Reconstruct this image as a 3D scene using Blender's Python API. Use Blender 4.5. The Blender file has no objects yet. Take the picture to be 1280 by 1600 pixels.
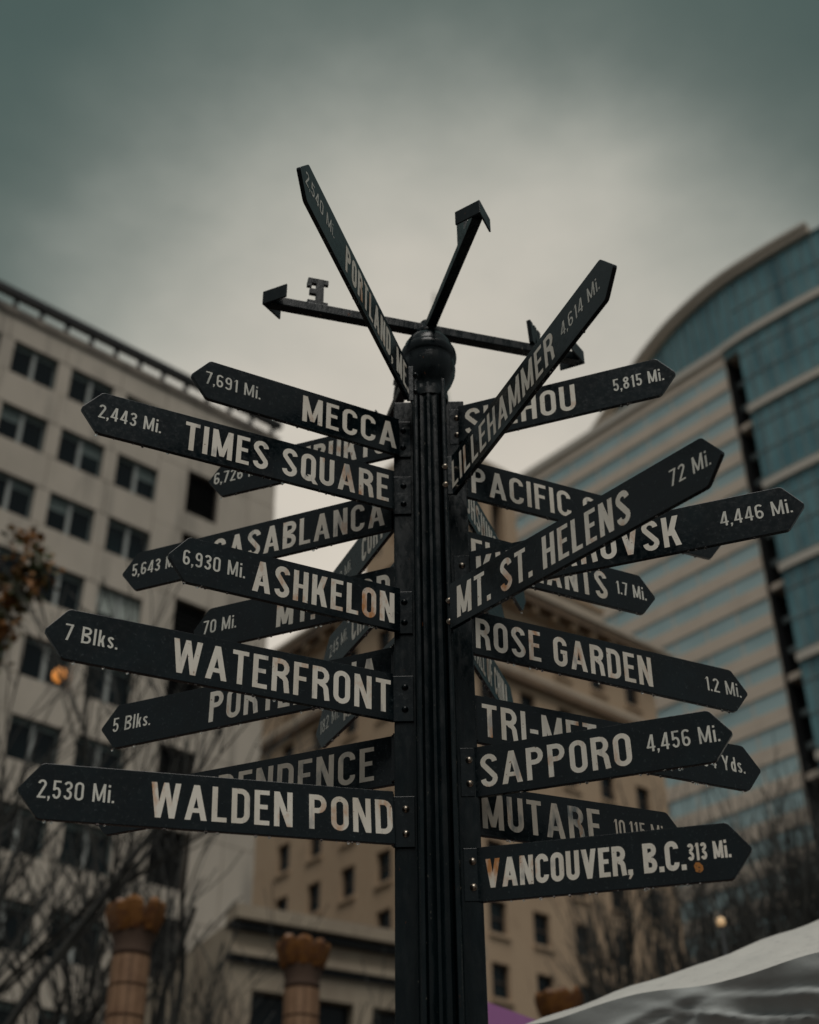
import bpy, math, random
from mathutils import Matrix, Vector

# ------------------------------------------------------------------ camera, sky, sun, exposure
scn = bpy.context.scene
COL = scn.collection
EYE = Vector((0.0, -3.3030, 1.5))
cam_d = bpy.data.cameras.new("camera")
cam = bpy.data.objects.new("camera", cam_d)
COL.objects.link(cam)
R = Matrix(((0.99966610, 0.02093219, 0.01515053),
            (0.02443463, -0.57505184, -0.81775200),
            (-0.00840500, 0.81784915, -0.57537130)))
cam.matrix_world = Matrix.Translation(EYE) @ R.to_4x4()
cam_d.sensor_fit = 'HORIZONTAL'
cam_d.sensor_width = 24.0
cam_d.lens = 39.893
cam_d.clip_start = 0.05
cam_d.clip_end = 3000
cam_d.dof.use_dof = True
cam_d.dof.focus_distance = 3.68
cam_d.dof.aperture_fstop = 1.8
scn.camera = cam

SUN_DIR = Vector((0.06, -0.47, 0.88)).normalized()      # towards the veiled sun, behind the camera
w = bpy.data.worlds.new("World")
scn.world = w
w.use_nodes = True
nt = w.node_tree
nt.nodes.clear()
N = lambda t, **k: _n(nt, t, **k)


def _n(tree, typ, **k):
    n = tree.nodes.new(typ)
    for a, v in k.items():
        if a.startswith('in_'):
            key = a[3:]
            n.inputs[int(key) if key.isdigit() else key].default_value = v
        else:
            setattr(n, a, v)
    return n


sky = N('ShaderNodeTexSky', sky_type='NISHITA', sun_disc=False)
sky.sun_elevation = math.asin(SUN_DIR.z)
sky.sun_rotation = math.atan2(SUN_DIR.x, SUN_DIR.y)
tc = N('ShaderNodeTexCoord')
# overcast: a bright thin place in the cloud ahead, thicker grey-green cloud all round it
cl = N('ShaderNodeTexNoise', in_Scale=3.2, in_Detail=6.0, in_Roughness=0.52)
mp = N('ShaderNodeMapping')
mp.inputs['Scale'].default_value = (1.0, 1.0, 1.9)
mp.inputs['Location'].default_value = (2.15, 0.6, 1.2)
nt.links.new(tc.outputs['Generated'], mp.inputs[0])
nt.links.new(mp.outputs[0], cl.inputs['Vector'])
dot = N('ShaderNodeVectorMath', operation='DOT_PRODUCT')
nt.links.new(tc.outputs['Generated'], dot.inputs[0])
dot.inputs[1].default_value = Vector((0.02, math.cos(math.radians(33)), math.sin(math.radians(33)))).normalized()
warp = N('ShaderNodeMath', operation='MULTIPLY_ADD')
nt.links.new(cl.outputs['Fac'], warp.inputs[0])
warp.inputs[1].default_value = 0.06
nt.links.new(dot.outputs['Value'], warp.inputs[2])
sub = N('ShaderNodeMath', operation='SUBTRACT')
nt.links.new(warp.outputs[0], sub.inputs[0])
sub.inputs[1].default_value = 0.030
ramp = N('ShaderNodeValToRGB')
nt.links.new(sub.outputs[0], ramp.inputs[0])
cr = ramp.color_ramp
cr.interpolation = 'B_SPLINE'
stops = [(0.0, (.200, .212, .205)), (0.6, (.165, .178, .172)), (0.85, (.066, .100, .090)), (0.895, (.064, .098, .088)),
         (0.925, (.118, .148, .131)), (0.943, (.235, .256, .228)), (0.96, (.395, .395, .345)), (0.978, (.52, .492, .428)), (1.0, (.66, .595, .505))]
while len(cr.elements) < len(stops):
    cr.elements.new(0.5)
for e, (p, c) in zip(cr.elements, stops):
    e.position = p
    e.color = (*c, 1)
mott = N('ShaderNodeMapRange', in_1=0.3, in_2=0.7, in_3=9.9, in_4=11.3)    # cloud radiance; Background strength is 0.1
nt.links.new(cl.outputs['Fac'], mott.inputs[0])
gain = N('ShaderNodeVectorMath', operation='SCALE')
nt.links.new(ramp.outputs[0], gain.inputs[0])
nt.links.new(mott.outputs[0], gain.inputs['Scale'])
mixw = N('ShaderNodeMix', data_type='RGBA')
mixw.inputs['Factor'].default_value = 0.97
nt.links.new(sky.outputs[0], mixw.inputs['A'])
nt.links.new(gain.outputs[0], mixw.inputs['B'])
bg = N('ShaderNodeBackground', in_Strength=0.1)
nt.links.new(mixw.outputs['Result'], bg.inputs[0])
wo = N('ShaderNodeOutputWorld')
nt.links.new(bg.outputs[0], wo.inputs[0])

sun_d = bpy.data.lights.new("sun", 'SUN')
sun_d.energy = 1.5
sun_d.angle = math.radians(35)
sun_d.color = (1.0, 0.96, 0.90)
sun = bpy.data.objects.new("sun", sun_d)
COL.objects.link(sun)
sun.rotation_euler = (-SUN_DIR).to_track_quat('-Z', 'Y').to_euler()

vs = scn.view_settings
vs.view_transform = 'Standard'
vs.look = 'None'
vs.exposure = 0.0
vs.gamma = 1.0
vs.use_curve_mapping = False

# ------------------------------------------------------------------ helpers
rnd = random.Random(7)
WM = {}                      # world matrix of every object built


def link(o, parent=None, M=None):
    COL.objects.link(o)
    M = M or Matrix.Identity(4)
    if parent is not None:
        o.parent = parent
        o.matrix_parent_inverse = Matrix.Identity(4)
        o.matrix_basis = WM[parent.name].inverted() @ M
    else:
        o.matrix_basis = M
    WM[o.name] = M.copy()
    return o


def obj(name, mesh, parent=None, M=None, mat=None):
    o = bpy.data.objects.new(name, mesh)
    if mat is not None and len(mesh.materials) == 0:
        mesh.materials.append(mat)
    return link(o, parent, M)


def thing(name, label, cat, loc=(0, 0, 0), rz=0.0, group=None):
    o = bpy.data.objects.new(name, None)
    o.empty_display_size = 0.1
    link(o, None, Matrix.Translation(loc) @ Matrix.Rotation(rz, 4, 'Z'))
    o['label'] = label
    o['category'] = cat
    if group:
        o['group'] = group
    return o


class MB:
    """collects vertices and faces of one mesh"""
    def __init__(s):
        s.v, s.f = [], []

    def add(s, vs_, fs_):
        b = len(s.v)
        s.v += [tuple(p) for p in vs_]
        s.f += [tuple(i + b for i in f) for f in fs_]
        return s

    def box(s, a, b, M=None):
        x0, y0, z0 = a
        x1, y1, z1 = b
        p = [Vector(q) for q in ((x0, y0, z0), (x1, y0, z0), (x1, y1, z0), (x0, y1, z0),
                                 (x0, y0, z1), (x1, y0, z1), (x1, y1, z1), (x0, y1, z1))]
        if M is not None:
            p = [M @ q for q in p]
        return s.add(p, [(3, 2, 1, 0), (4, 5, 6, 7), (0, 1, 5, 4), (1, 2, 6, 5), (2, 3, 7, 6), (3, 0, 4, 7)])

    def prism(s, poly, y0, y1):
        """polygon in XZ extruded along Y from y0 to y1"""
        n = len(poly)
        s.add([(x, y0, z) for x, z in poly] + [(x, y1, z) for x, z in poly],
              [tuple(range(n)), tuple(range(2 * n - 1, n - 1, -1))] +
              [(i, i + n, (i + 1) % n + n, (i + 1) % n) for i in range(n)])
        return s

    def lathe(s, prof, n=24, c=(0, 0), cap=True):
        b = []
        for r, z in prof:
            for k in range(n):
                a = 2 * math.pi * k / n
                b.append((c[0] + r * math.cos(a), c[1] + r * math.sin(a), z))
        f = []
        for i in range(len(prof) - 1):
            for k in range(n):
                k2 = (k + 1) % n
                f.append((i * n + k, i * n + k2, (i + 1) * n + k2, (i + 1) * n + k))
        if cap:
            f.append(tuple(range(n - 1, -1, -1)))
            f.append(tuple((len(prof) - 1) * n + k for k in range(n)))
        return s.add(b, f)

    def tube(s, pts, rad, n=5):
        rings = []
        for i, p in enumerate(pts):
            d = (pts[min(i + 1, len(pts) - 1)] - pts[max(i - 1, 0)]).normalized()
            a = d.cross(Vector((0.3, 0.2, 1))).normalized()
            if a.length < 0.5:
                a = Vector((1, 0, 0))
            b = d.cross(a)
            rings.append([p + (a * math.cos(2 * math.pi * k / n) + b * math.sin(2 * math.pi * k / n)) * rad[i]
                          for k in range(n)])
        f = []
        for i in range(len(pts) - 1):
            for k in range(n):
                k2 = (k + 1) % n
                f.append((i * n + k, i * n + k2, (i + 1) * n + k2, (i + 1) * n + k))
        return s.add([q for r in rings for q in r], f)

    def mesh(s, name, mat=None, smooth=False):
        m = bpy.data.meshes.new(name)
        m.from_pydata(s.v, [], s.f)
        if mat is not None:
            m.materials.append(mat)
        if smooth:
            for p in m.polygons:
                p.use_smooth = True
        m.update()
        return m


def smooth_by_angle(mesh, deg=35):
    for p in mesh.polygons:
        p.use_smooth = True
    lim = math.radians(deg)
    import bmesh
    bm = bmesh.new()
    bm.from_mesh(mesh)
    for e in bm.edges:
        if len(e.link_faces) == 2 and e.calc_face_angle() > lim:
            e.smooth = False
    bm.to_mesh(mesh)
    bm.free()


# ------------------------------------------------------------------ materials
def material(name, base, rough=0.7, spec=0.5, metallic=0.0, var=None, bump=None, coat=0.0, spots=None, emit=None,
             coords='pos', transmission=0.0, ior=1.45):
    """var: (scale, colour, amount, stretch) soft blotches; spots: (scale, lo, hi, colour) thresholded flecks"""
    m = bpy.data.materials.new(name)
    m.use_nodes = True
    t = m.node_tree
    p = t.nodes['Principled BSDF']
    p.inputs['Base Color'].default_value = (*base, 1)
    p.inputs['Roughness'].default_value = rough
    p.inputs['Specular IOR Level'].default_value = spec
    p.inputs['Metallic'].default_value = metallic
    p.inputs['Coat Weight'].default_value = coat
    p.inputs['Coat Roughness'].default_value = 0.12
    p.inputs['Transmission Weight'].default_value = transmission
    p.inputs['IOR'].default_value = ior
    if emit:
        p.inputs['Emission Color'].default_value = (*emit[0], 1)
        p.inputs['Emission Strength'].default_value = emit[1]
    geo = t.nodes.new('ShaderNodeNewGeometry') if coords == 'pos' else t.nodes.new('ShaderNodeTexCoord')
    src = geo.outputs['Position'] if coords == 'pos' else geo.outputs['Object']
    col = None

    def vec(stretch):
        mpn = t.nodes.new('ShaderNodeMapping')
        mpn.inputs['Scale'].default_value = stretch
        t.links.new(src, mpn.inputs[0])
        return mpn.outputs[0]

    def mix(fac_socket, colour, prev):
        mx = t.nodes.new('ShaderNodeMix')
        mx.data_type = 'RGBA'
        t.links.new(fac_socket, mx.inputs['Factor'])
        if prev is None:
            mx.inputs['A'].default_value = (*base, 1)
        else:
            t.links.new(prev, mx.inputs['A'])
        mx.inputs['B'].default_value = (*colour, 1)
        return mx.outputs['Result']
    for sc, colour, lo, hi, stretch, det in (var or []):
        nz = _n(t, 'ShaderNodeTexNoise', in_Scale=sc, in_Detail=det, in_Roughness=0.6)
        t.links.new(vec(stretch), nz.inputs['Vector'])
        mr = _n(t, 'ShaderNodeMapRange', in_1=lo, in_2=hi)
        t.links.new(nz.outputs['Fac'], mr.inputs[0])
        col = mix(mr.outputs[0], colour, col)
    if col is not None:
        t.links.new(col, p.inputs['Base Color'])
    if bump:
        nz = _n(t, 'ShaderNodeTexNoise', in_Scale=bump[0], in_Detail=5.0, in_Roughness=0.6)
        t.links.new(vec(bump[2] if len(bump) > 2 else (1, 1, 1)), nz.inputs['Vector'])
        bp = _n(t, 'ShaderNodeBump', in_Strength=bump[1], in_Distance=0.02 if len(bump) < 4 else bump[3])
        t.links.new(nz.outputs['Fac'], bp.inputs['Height'])
        t.links.new(bp.outputs[0], p.inputs['Normal'])
        if len(bump) > 4:                      # uneven gloss from the same noise
            mr = _n(t, 'ShaderNodeMapRange', in_1=0.3, in_2=0.7, in_3=bump[4][0], in_4=bump[4][1])
            t.links.new(nz.outputs['Fac'], mr.inputs[0])
            t.links.new(mr.outputs[0], p.inputs['Roughness'])
    return m


ONE = (1, 1, 1)
M_PAINT = material('sign_paint', (.0010, .0040, .0055), 0.16, 0.42,
                   var=[(9, (.0028, .0090, .0115), .45, .75, ONE, 4.0), (120, (.022, .031, .033), .60, .72, ONE, 5.0),
                        (55, (.055, .062, .060), .76, .80, ONE, 3.0)],
                   bump=(60, .10, ONE, .004, (.10, .30)))
M_POST = material('post_paint', (.0014, .0050, .0064), 0.16, 0.28,
                  var=[(7, (.006, .0115, .0135), .45, .75, (6, 6, 1), 5.0), (70, (.13, .125, .105), .695, .73, (1, 1, .5), 4.0),
                       (38, (.10, .035, .012), .69, .73, (1.5, 1.5, .6), 4.0)],
                  bump=(45, .25, (1, 1, .35), .006, (.13, .42)))
M_LETTER = material('letter_vinyl', (.80, .755, .66), 0.42, 0.4,
                    var=[(8, (.64, .58, .48), .45, .72, (1, 1, .5), 4.0), (15, (.50, .22, .075), .565, .70, (1, 1, .45), 6.0),
                         (85, (.20, .10, .05), .685, .72, ONE, 3.0), (30, (.46, .44, .40), .60, .70, (1, 1, .3), 4.0)])
M_LETTER_WORN = material('letter_worn', (.54, .49, .41), 0.4, 0.4,
                         var=[(22, (.10, .13, .14), .52, .70, (1, 1, .35), 6.0), (30, (.42, .21, .08), .62, .72, (1, 1, .4), 5.0)])
M_LETTER_THIN = material('letter_thin', (.66, .65, .58), 0.42, 0.4, var=[(26, (.35, .36, .33), .5, .75, (1, 1, .5), 5.0)])
M_STICKER = material('sticker', (.40, .15, .02), 0.5, var=[(160, (.03, .02, .015), .56, .62, ONE, 2.0)])
M_BOLT = material('bolt_steel', (.40, .35, .29), 0.3, metallic=1.0, var=[(160, (.22, .14, .08), .5, .7, ONE, 3.0)])
M_WATER = material('water', (1, 1, 1), 0.0, 0.5, transmission=1.0, ior=1.33)

M_CONC = material('concrete_panel', (.52, .46, .385), 0.85, 0.3,
                  var=[(.35, (.44, .39, .325), .45, .75, (1, 1, .5), 5.0), (.9, (.26, .235, .20), .52, .78, (1, 1, .16), 5.0)])
M_CONC_DIRTY = material('concrete_weathered', (.23, .20, .165), 0.9, 0.3,
                        var=[(.6, (.10, .09, .08), .42, .7, (1, 1, .3), 5.0)])
M_JOINT = material('joint_mortar', (.15, .13, .11), 0.95, 0.2)
M_ALU = material('window_frame_metal', (.16, .20, .195), 0.45, 0.5)
M_GLASSD = material('dark_window_glass', (.004, .008, .010), 0.1, 0.25, var=[(.25, (.010, .020, .022), .5, .7, ONE, 2.0)])
M_BLIND = material('roller_blind', (.16, .20, .19), 0.8)
M_BLIND_PALE = material('pale_blind', (.42, .46, .42), 0.8)
M_DARK = material('louvre_black', (.010, .011, .012), 0.6)
M_TERRA = material('tan_terracotta', (.46, .335, .225), 0.75, 0.35,
                   var=[(.5, (.42, .30, .20), .42, .7, (1, 1, .6), 5.0), (1.6, (.25, .17, .11), .6, .8, (1, 1, .3), 5.0)])
M_TERRA_L = material('cream_terracotta', (.50, .42, .33), 0.75, 0.35, var=[(.6, (.40, .32, .24), .45, .75, (1, 1, .5), 5.0)])
M_COPPER = material('cornice_brown', (.20, .135, .085), 0.7, 0.4, var=[(.9, (.12, .085, .06), .45, .7, ONE, 4.0)])
M_STONE = material('pale_limestone', (.36, .30, .225), 0.85, 0.3, var=[(.8, (.25, .20, .15), .45, .75, (1, 1, .5), 5.0)])
M_FOXBAND = material('tan_spandrel', (.62, .52, .42), 0.6, 0.4, var=[(.3, (.56, .465, .375), .45, .7, ONE, 3.0)])
M_FOXLIGHT = material('pale_band', (.55, .50, .43), 0.6, 0.4)
M_FOXGLASS = material('teal_glass', (.16, .30, .32), 0.16, 0.6, metallic=0.3,
                      var=[(.16, (.10, .22, .245), .45, .65, ONE, 3.0), (.7, (.07, .15, .17), .48, .68, (1, 1, .12), 4.0)])  # darker upright streaks in the colour imitate uneven reflections across the panes
M_FOXGLASS2 = material('blue_glass', (.42, .545, .545), 0.2, 0.6, metallic=0.2,
                       var=[(.12, (.34, .465, .47), .45, .65, ONE, 3.0)])  # base lightened to carry the haze and sky reflection over the wing
M_MULL = material('mullion_grey', (.18, .22, .22), 0.5)
M_SHAFT = material('column_tile', (.26, .155, .09), 0.6, 0.3, var=[(5, (.18, .10, .058), .4, .7, ONE, 4.0)])
M_GROUT = material('column_grout', (.075, .045, .03), 0.9)
M_PETAL = material('orange_glaze', (.19, .075, .012), 0.45, 0.5, var=[(9, (.10, .036, .012), .42, .66, ONE, 4.0)])
M_BARK = material('wet_bark', (.030, .030, .027), 0.8, 0.4, var=[(9, (.055, .055, .047), .5, .7, (1, 1, .3), 4.0)])
M_LEAF = material('autumn_leaf', (.24, .095, .018), 0.6, 0.4, var=[(3.2, (.055, .065, .022), .45, .55, ONE, 2.0)])
M_TENT = material('white_canvas', (.58, .565, .52), 0.6, 0.4, var=[(2.0, (.50, .49, .455), .4, .7, ONE, 4.0), (16, (.40, .395, .37), .56, .8, ONE, 5.0)],
                  bump=(11, .45, ONE, .02))
M_VAL = material('grey_shaded_valance', (.44, .46, .445), 0.75, 0.2, var=[(3.0, (.36, .38, .37), .4, .7, ONE, 4.0)],
                 bump=(26, .25, ONE, .006))  # grey cloth, with the shade on the canopy's side put into its colour
M_TENTPOLE = material('tent_pole', (.45, .45, .45), 0.4, metallic=0.8)
M_PURPLE = material('purple_canvas', (.17, .055, .16), 0.6, 0.4)
M_PAVE = material('brick_paving', (.11, .075, .062), 0.6, 0.4, var=[(6, (.08, .055, .048), .4, .7, ONE, 4.0)])
M_ASPHALT = material('asphalt', (.05, .05, .05), 0.9, 0.3)
M_LAMP = material('lamp_glass_warm', (.8, .6, .4), 0.4, emit=((1.0, .62, .28), .32))
M_WLAMP = material('window_lamp_glow', (.8, .4, .15), 0.4, emit=((1.0, .36, .07), .75))
M_IRON = material('lamp_iron', (.012, .015, .016), 0.5)

# ------------------------------------------------------------------ ground
g = obj('ground', MB().box((-600, -600, -0.5), (600, 600, 0.0)).mesh('ground', M_ASPHALT))
g['kind'] = 'structure'
pv = MB().add([(-12, -9, .004), (12, -9, .004), (12, 15, .004), (-12, 15, .004)], [(0, 1, 2, 3)])
o = obj('plaza_paving', pv.mesh('plaza_paving', M_PAVE))
o['kind'] = 'structure'

UNIT = MB().box((-.5, -.5, -.5), (.5, .5, .5))


class Facade:
    """u runs along the wall, v is height above the ground, w is out of the wall towards the street"""
    def __init__(s, o_, az):
        a = math.radians(az)
        s.o = Vector(o_)
        s.t = Vector((math.cos(a), math.sin(a), 0))
        s.n = Vector((s.t.y, -s.t.x, 0))
        s.M = Matrix(((s.t.x, s.n.x, 0, s.o.x), (s.t.y, s.n.y, 0, s.o.y), (0, 0, 1, 0), (0, 0, 0, 1)))

    def p(s, u, w_, v):
        return s.M @ Vector((u, w_, v))

    def mat(s, u, w_, v, su=1, sw=1, sv=1):
        return s.M @ Matrix.Translation((u, w_, v)) @ Matrix.Diagonal((su, sw, sv, 1))


def box_part(name, mesh, parent, F, u0, u1, w0, w1, v0, v1):
    return obj(name, mesh, parent, F.mat((u0 + u1) / 2, (w0 + w1) / 2, (v0 + v1) / 2, u1 - u0, w1 - w0, v1 - v0))


def wall_mesh(name, mat, F, u0, u1, v0, v1, openings, depth=.4, w0=0.0):
    """wall face with real openings and their reveals"""
    us = sorted({u0, u1, *[x for o_ in openings for x in (o_[0], o_[2])]})
    vs2 = sorted({v0, v1, *[x for o_ in openings for x in (o_[1], o_[3])]})
    us = [x for x in us if u0 <= x <= u1]
    vs2 = [x for x in vs2 if v0 <= x <= v1]
    hole = lambda u, v: any(a < u < c and b < v < d for a, b, c, d in openings)
    mb = MB()
    for j in range(len(vs2) - 1):
        i = 0
        while i < len(us) - 1:
            cv = (vs2[j] + vs2[j + 1]) / 2
            if hole((us[i] + us[i + 1]) / 2, cv):
                i += 1
                continue
            k = i
            while k + 1 < len(us) - 1 and not hole((us[k + 1] + us[k + 2]) / 2, cv):
                k += 1
            mb.add([F.p(us[i], w0, vs2[j]), F.p(us[k + 1], w0, vs2[j]), F.p(us[k + 1], w0, vs2[j + 1]), F.p(us[i], w0, vs2[j + 1])],
                   [(0, 1, 2, 3)])
            i = k + 1
    for a, b, c, d in openings:
        q = [F.p(x, w0, y) for x, y in ((a, b), (c, b), (c, d), (a, d))]
        r = [F.p(x, w0 - depth, y) for x, y in ((a, b), (c, b), (c, d), (a, d))]
        mb.add(q + r, [(0, 4, 5, 1), (1, 5, 6, 2), (2, 6, 7, 3), (3, 7, 4, 0)])
    return mb.mesh(name, mat)


def cube_mesh(name, mat):
    return MB().box((-.5, -.5, -.5), (.5, .5, .5)).mesh(name, mat)


CUBE = {}


def cube(mat):
    if mat.name not in CUBE:
        CUBE[mat.name] = cube_mesh(mat.name + '_block', mat)
    return CUBE[mat.name]


# ------------------------------------------------------------------ concrete office block on the left
S = 47.0
F = Facade((-0.439 * S, -3.303 + 1.006 * S, 0), 42.23)
Z0 = 1.5
T = thing('office_block', 'pale concrete office block with paired dark windows and black louvres, left edge', 'building',
          F.p(0, 0, 0), math.radians(42.23))
UL, UR = -0.34 * S, 0.357 * S
top = lambda k: Z0 + S * (.946 - .08 * k)
WH, WW = .041 * S, .050 * S
centers = [S * (.183 - .0653 * i) for i in range(8)]
NF = 12
louv = [(S * .243, Z0 + S * (.885 - .0805 * k) - .055 * S, S * .283, Z0 + S * (.885 - .0805 * k)) for k in range(10)]
ops = [(c - WW / 2, top(k) - WH, c + WW / 2, top(k)) for c in centers for k in range(NF)] + louv
vtop = Z0 + .984 * S
obj('wall', wall_mesh('office_wall', M_JOINT, F, UL, UR, 0, vtop, ops, .55, -0.08), T)
# other three sides and the roof slab, lower than the parapet openings
bk = MB()
D_ = 22
pts = [F.p(UL, -.08, 0), F.p(UR, -.08, 0), F.p(UR, -D_, 0), F.p(UL, -D_, 0)]
hi = [p + Vector((0, 0, vtop - .6)) for p in pts]
bk.add(pts + hi, [(1, 2, 6, 5), (2, 3, 7, 6), (3, 0, 4, 7), (4, 5, 6, 7)])
obj('rear_wall', bk.mesh('office_rear', M_CONC), T)
pan = cube(M_CONC)
G = .018
PT = .10
piece = 0
for k in range(NF):
    for c in centers:                                   # spandrel panel above each window
        a, b = c - S * .0653 / 2, c + S * .0653 / 2
        if c == centers[0]:
            b = S * .2065
        v0, v1 = top(k), (top(k) + .039 * S if k else Z0 + .975 * S)
        if v0 > 4:
            j = rnd.uniform(-.012, .012)
            box_part('panel', pan, T, F, a + G, b - G, -PT, j, v0, v1 - G * 2)
        if v0 > 4:                                      # pier panel to the left of each window
            box_part('panel', pan, T, F, a - .5 * (S * .0653 - WW) + WW * 0 + G, a + .5 * (S * .0653 - WW) - G if False else c - WW / 2,
                     -PT, rnd.uniform(-.012, .008) - .015, v0 - WH + G, v0 - G)
# blank bay with the louvre stack
edges = [S * .2065, S * .243, S * .283, S * .3215, UR]
for k in range(10):
    lv = louv[k]
    vt = lv[3]
    vb = vt - .0805 * S
    for a, b in ((edges[0], edges[1]), (edges[2], edges[3]), (edges[3], edges[4])):
        box_part('panel', pan, T, F, a + G, b - (G if b < UR else -.01), -PT, rnd.uniform(-.012, .012), vb + G, vt - G)
    box_part('panel', pan, T, F, edges[1] + G, edges[2] - G, -PT, .01, vb + G, lv[1])
for a, b in zip(edges[:-1], edges[1:]):
    box_part('panel', pan, T, F, a + G, b - G, -PT, 0.0, louv[0][3] + G, Z0 + .975 * S)
# parapet: weathered coping, posts, top rail with open slots that show the sky
box_part('coping', cube(M_CONC_DIRTY), T, F, UL, UR, -.5, .12, Z0 + .975 * S + .02, Z0 + .985 * S)
pm = cube(M_DARK)
u = UL
while u < UR:
    box_part('parapet_post', pm, T, F, u, u + .0045 * S, -.14, .02, Z0 + .985 * S, Z0 + 1.0 * S)
    u += .0298 * S
box_part('top_rail', pm, T, F, UL, UR + .1, -.25, .16, Z0 + 1.0 * S, Z0 + 1.0085 * S)
# windows
fr = MB()
hw, hh = WW / 2, WH / 2
t_ = .07
fr.box((-hw, -.05, -hh), (-hw + t_, .05, hh)).box((hw - t_, -.05, -hh), (hw, .05, hh))
fr.box((-hw + t_, -.05, hh - t_), (hw - t_, .05, hh)).box((-hw + t_, -.05, -hh), (hw - t_, .05, -hh + t_))
FRAME = fr.mesh('office_window_frame', M_ALU)
M_MULLP = material('pale_window_mullion', (.36, .38, .36), 0.5, 0.4)
PANE = cube(M_GLASSD)
BL = cube(M_BLIND)
wk = 0
for k in range(NF):
    for c in centers:
        zc = top(k) - WH / 2
        if zc < 3:
            continue
        fo = obj('window', FRAME, T, F.mat(c, -.30, zc))
        box_part('mullion', cube(M_MULLP), fo, F, c - .085, c + .085, -.36, -.21, zc - hh + t_, zc + hh - t_)
        for sx in (-1, 1):
            box_part('pane', PANE, fo, F, min(sx * .085, sx * (hw - t_)) + c, max(sx * .085, sx * (hw - t_)) + c, -.33, -.31,
                     zc - hh + t_, zc + hh - t_)
            full = (k == 3 and abs(c - centers[0]) < .1) or (k == 7 and abs(c - centers[2]) < .1)
            hgt = .62 * WH if full else rnd.choice((.08, .10, .13, .06, .10, .2, .34)) * WH
            box_part('blind', cube(M_BLIND_PALE) if full else BL, fo, F, min(sx * .12, sx * (hw - t_ - .01)) + c, max(sx * .12, sx * (hw - t_ - .01)) + c,
                     -.305, -.30, zc + hh - t_ - hgt, zc + hh - t_)
lvm = MB()
lw, lh = .02 * S, .0275 * S
for i in range(9):
    z = -lh + (i + .5) * 2 * lh / 9
    lvm.add([(-lw, -.1, z + .09), (lw, -.1, z + .09), (lw, .08, z - .09), (-lw, .08, z - .09)], [(0, 1, 2, 3)])
lvm.add([(-lw, -.13, -lh), (lw, -.13, -lh), (lw, -.13, lh), (-lw, -.13, lh)], [(0, 1, 2, 3)])
LV = lvm.mesh('louvre', M_DARK)
for a, b, c, d in louv:
    lo_ = obj('louvre', LV, T, F.mat((a + c) / 2, -.30, (b + d) / 2))
    lo_['kind'] = 'stuff'
# lamp glowing in one window
lx = F.p(S * .118 + .75, -.18, top(4) - WH * .62)
wl = thing('window_lamp', 'warm orange lamp glowing behind a dark window of the concrete block', 'lamp', lx)
gl = MB().lathe([(.02, -.42), (.20, -.36), (.27, -.12), (.23, .12), (.12, .22), (.02, .24)], 14)
obj('lamp_shade', gl.mesh('window_lamp_shade', M_WLAMP, True), wl, Matrix.Translation(lx) @ Matrix.Rotation(.5, 4, 'Y'))
obj('cord', MB().lathe([(.012, .24), (.012, .55)], 6).mesh('window_lamp_cord', M_IRON), wl, Matrix.Translation(lx))

# ------------------------------------------------------------------ tan terracotta tower with cornice (centre)
S = 43.0
FR = Facade((.102 * S, -3.303 + 1.843 * S, 0), 41.31)
uc = -.125 * S
corner = FR.p(uc, 0, 0)
FL = Facade(corner, 41.31 - 90)              # u negative runs away to the left
FL = Facade(corner, -48.69)
T = thing('terracotta_tower', 'tan terracotta tower with brown cornices, stepped top and spire behind the signpost', 'building',
          corner, math.radians(41.31))
zz = lambda v: Z0 + S * v
RE = .364 * S
LE = -.50 * S
rowv = [.976 - .0855 * k for k in range(12)]
wu = [(-.028 + .083 * k) * S for k in range(5)]
wl_ = [(-.045 - .083 * k) * S for k in range(5)]
hw, hh = .0165 * S, .047 * S
opsR = [(c - hw, zz(v) - hh, c + hw, zz(v)) for c in wu for v in rowv] + [(c - hw, zz(1.083) - .05 * S, c + hw, zz(1.083)) for c in wu]
opsL = [(c - hw, zz(v) - hh, c + hw, zz(v)) for c in wl_ for v in rowv] + [(c - hw, zz(1.083) - .05 * S, c + hw, zz(1.083)) for c in wl_]
obj('wall', wall_mesh('terra_wall_a', M_TERRA, FR, uc, RE, 0, zz(1.14), opsR, .45), T)
obj('wall', wall_mesh('terra_wall_b', M_TERRA, FL, LE, 0, 0, zz(1.14), opsL, .45), T)
bk = MB()
q = [FR.p(RE, 0, 0), FR.p(RE, -18, 0), FR.p(uc, 0, 0), FL.p(LE, 0, 0), FL.p(LE, -20, 0)]
H_ = Vector((0, 0, zz(1.14)))
bk.add([q[0], q[1], q[1] + H_, q[0] + H_], [(0, 1, 2, 3)])
bk.add([q[3], q[4], q[4] + H_, q[3] + H_], [(0, 1, 2, 3)])
roofz = Vector((0, 0, zz(1.14) - .01))
bk.add([q[0] + roofz, q[1] + roofz, q[4] + roofz, q[3] + roofz, q[2] + roofz], [(0, 1, 2, 3, 4)])
obj('roof', bk.mesh('terra_roof', M_COPPER), T)
wf = MB()
t_ = .09
wf.box((-hw, -.06, -hh / 2), (-hw + t_, .06, hh / 2)).box((hw - t_, -.06, -hh / 2), (hw, .06, hh / 2))
wf.box((-hw + t_, -.06, hh / 2 - t_), (hw - t_, .06, hh / 2)).box((-hw + t_, -.06, -hh / 2), (hw - t_, .06, -hh / 2 + t_))
wf.box((-hw + t_, -.05, -.06), (hw - t_, .05, .06))
WF = wf.mesh('terra_window_frame', material('brown_sash', (.06, .045, .035), 0.6))
sill = cube(M_TERRA_L)
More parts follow.
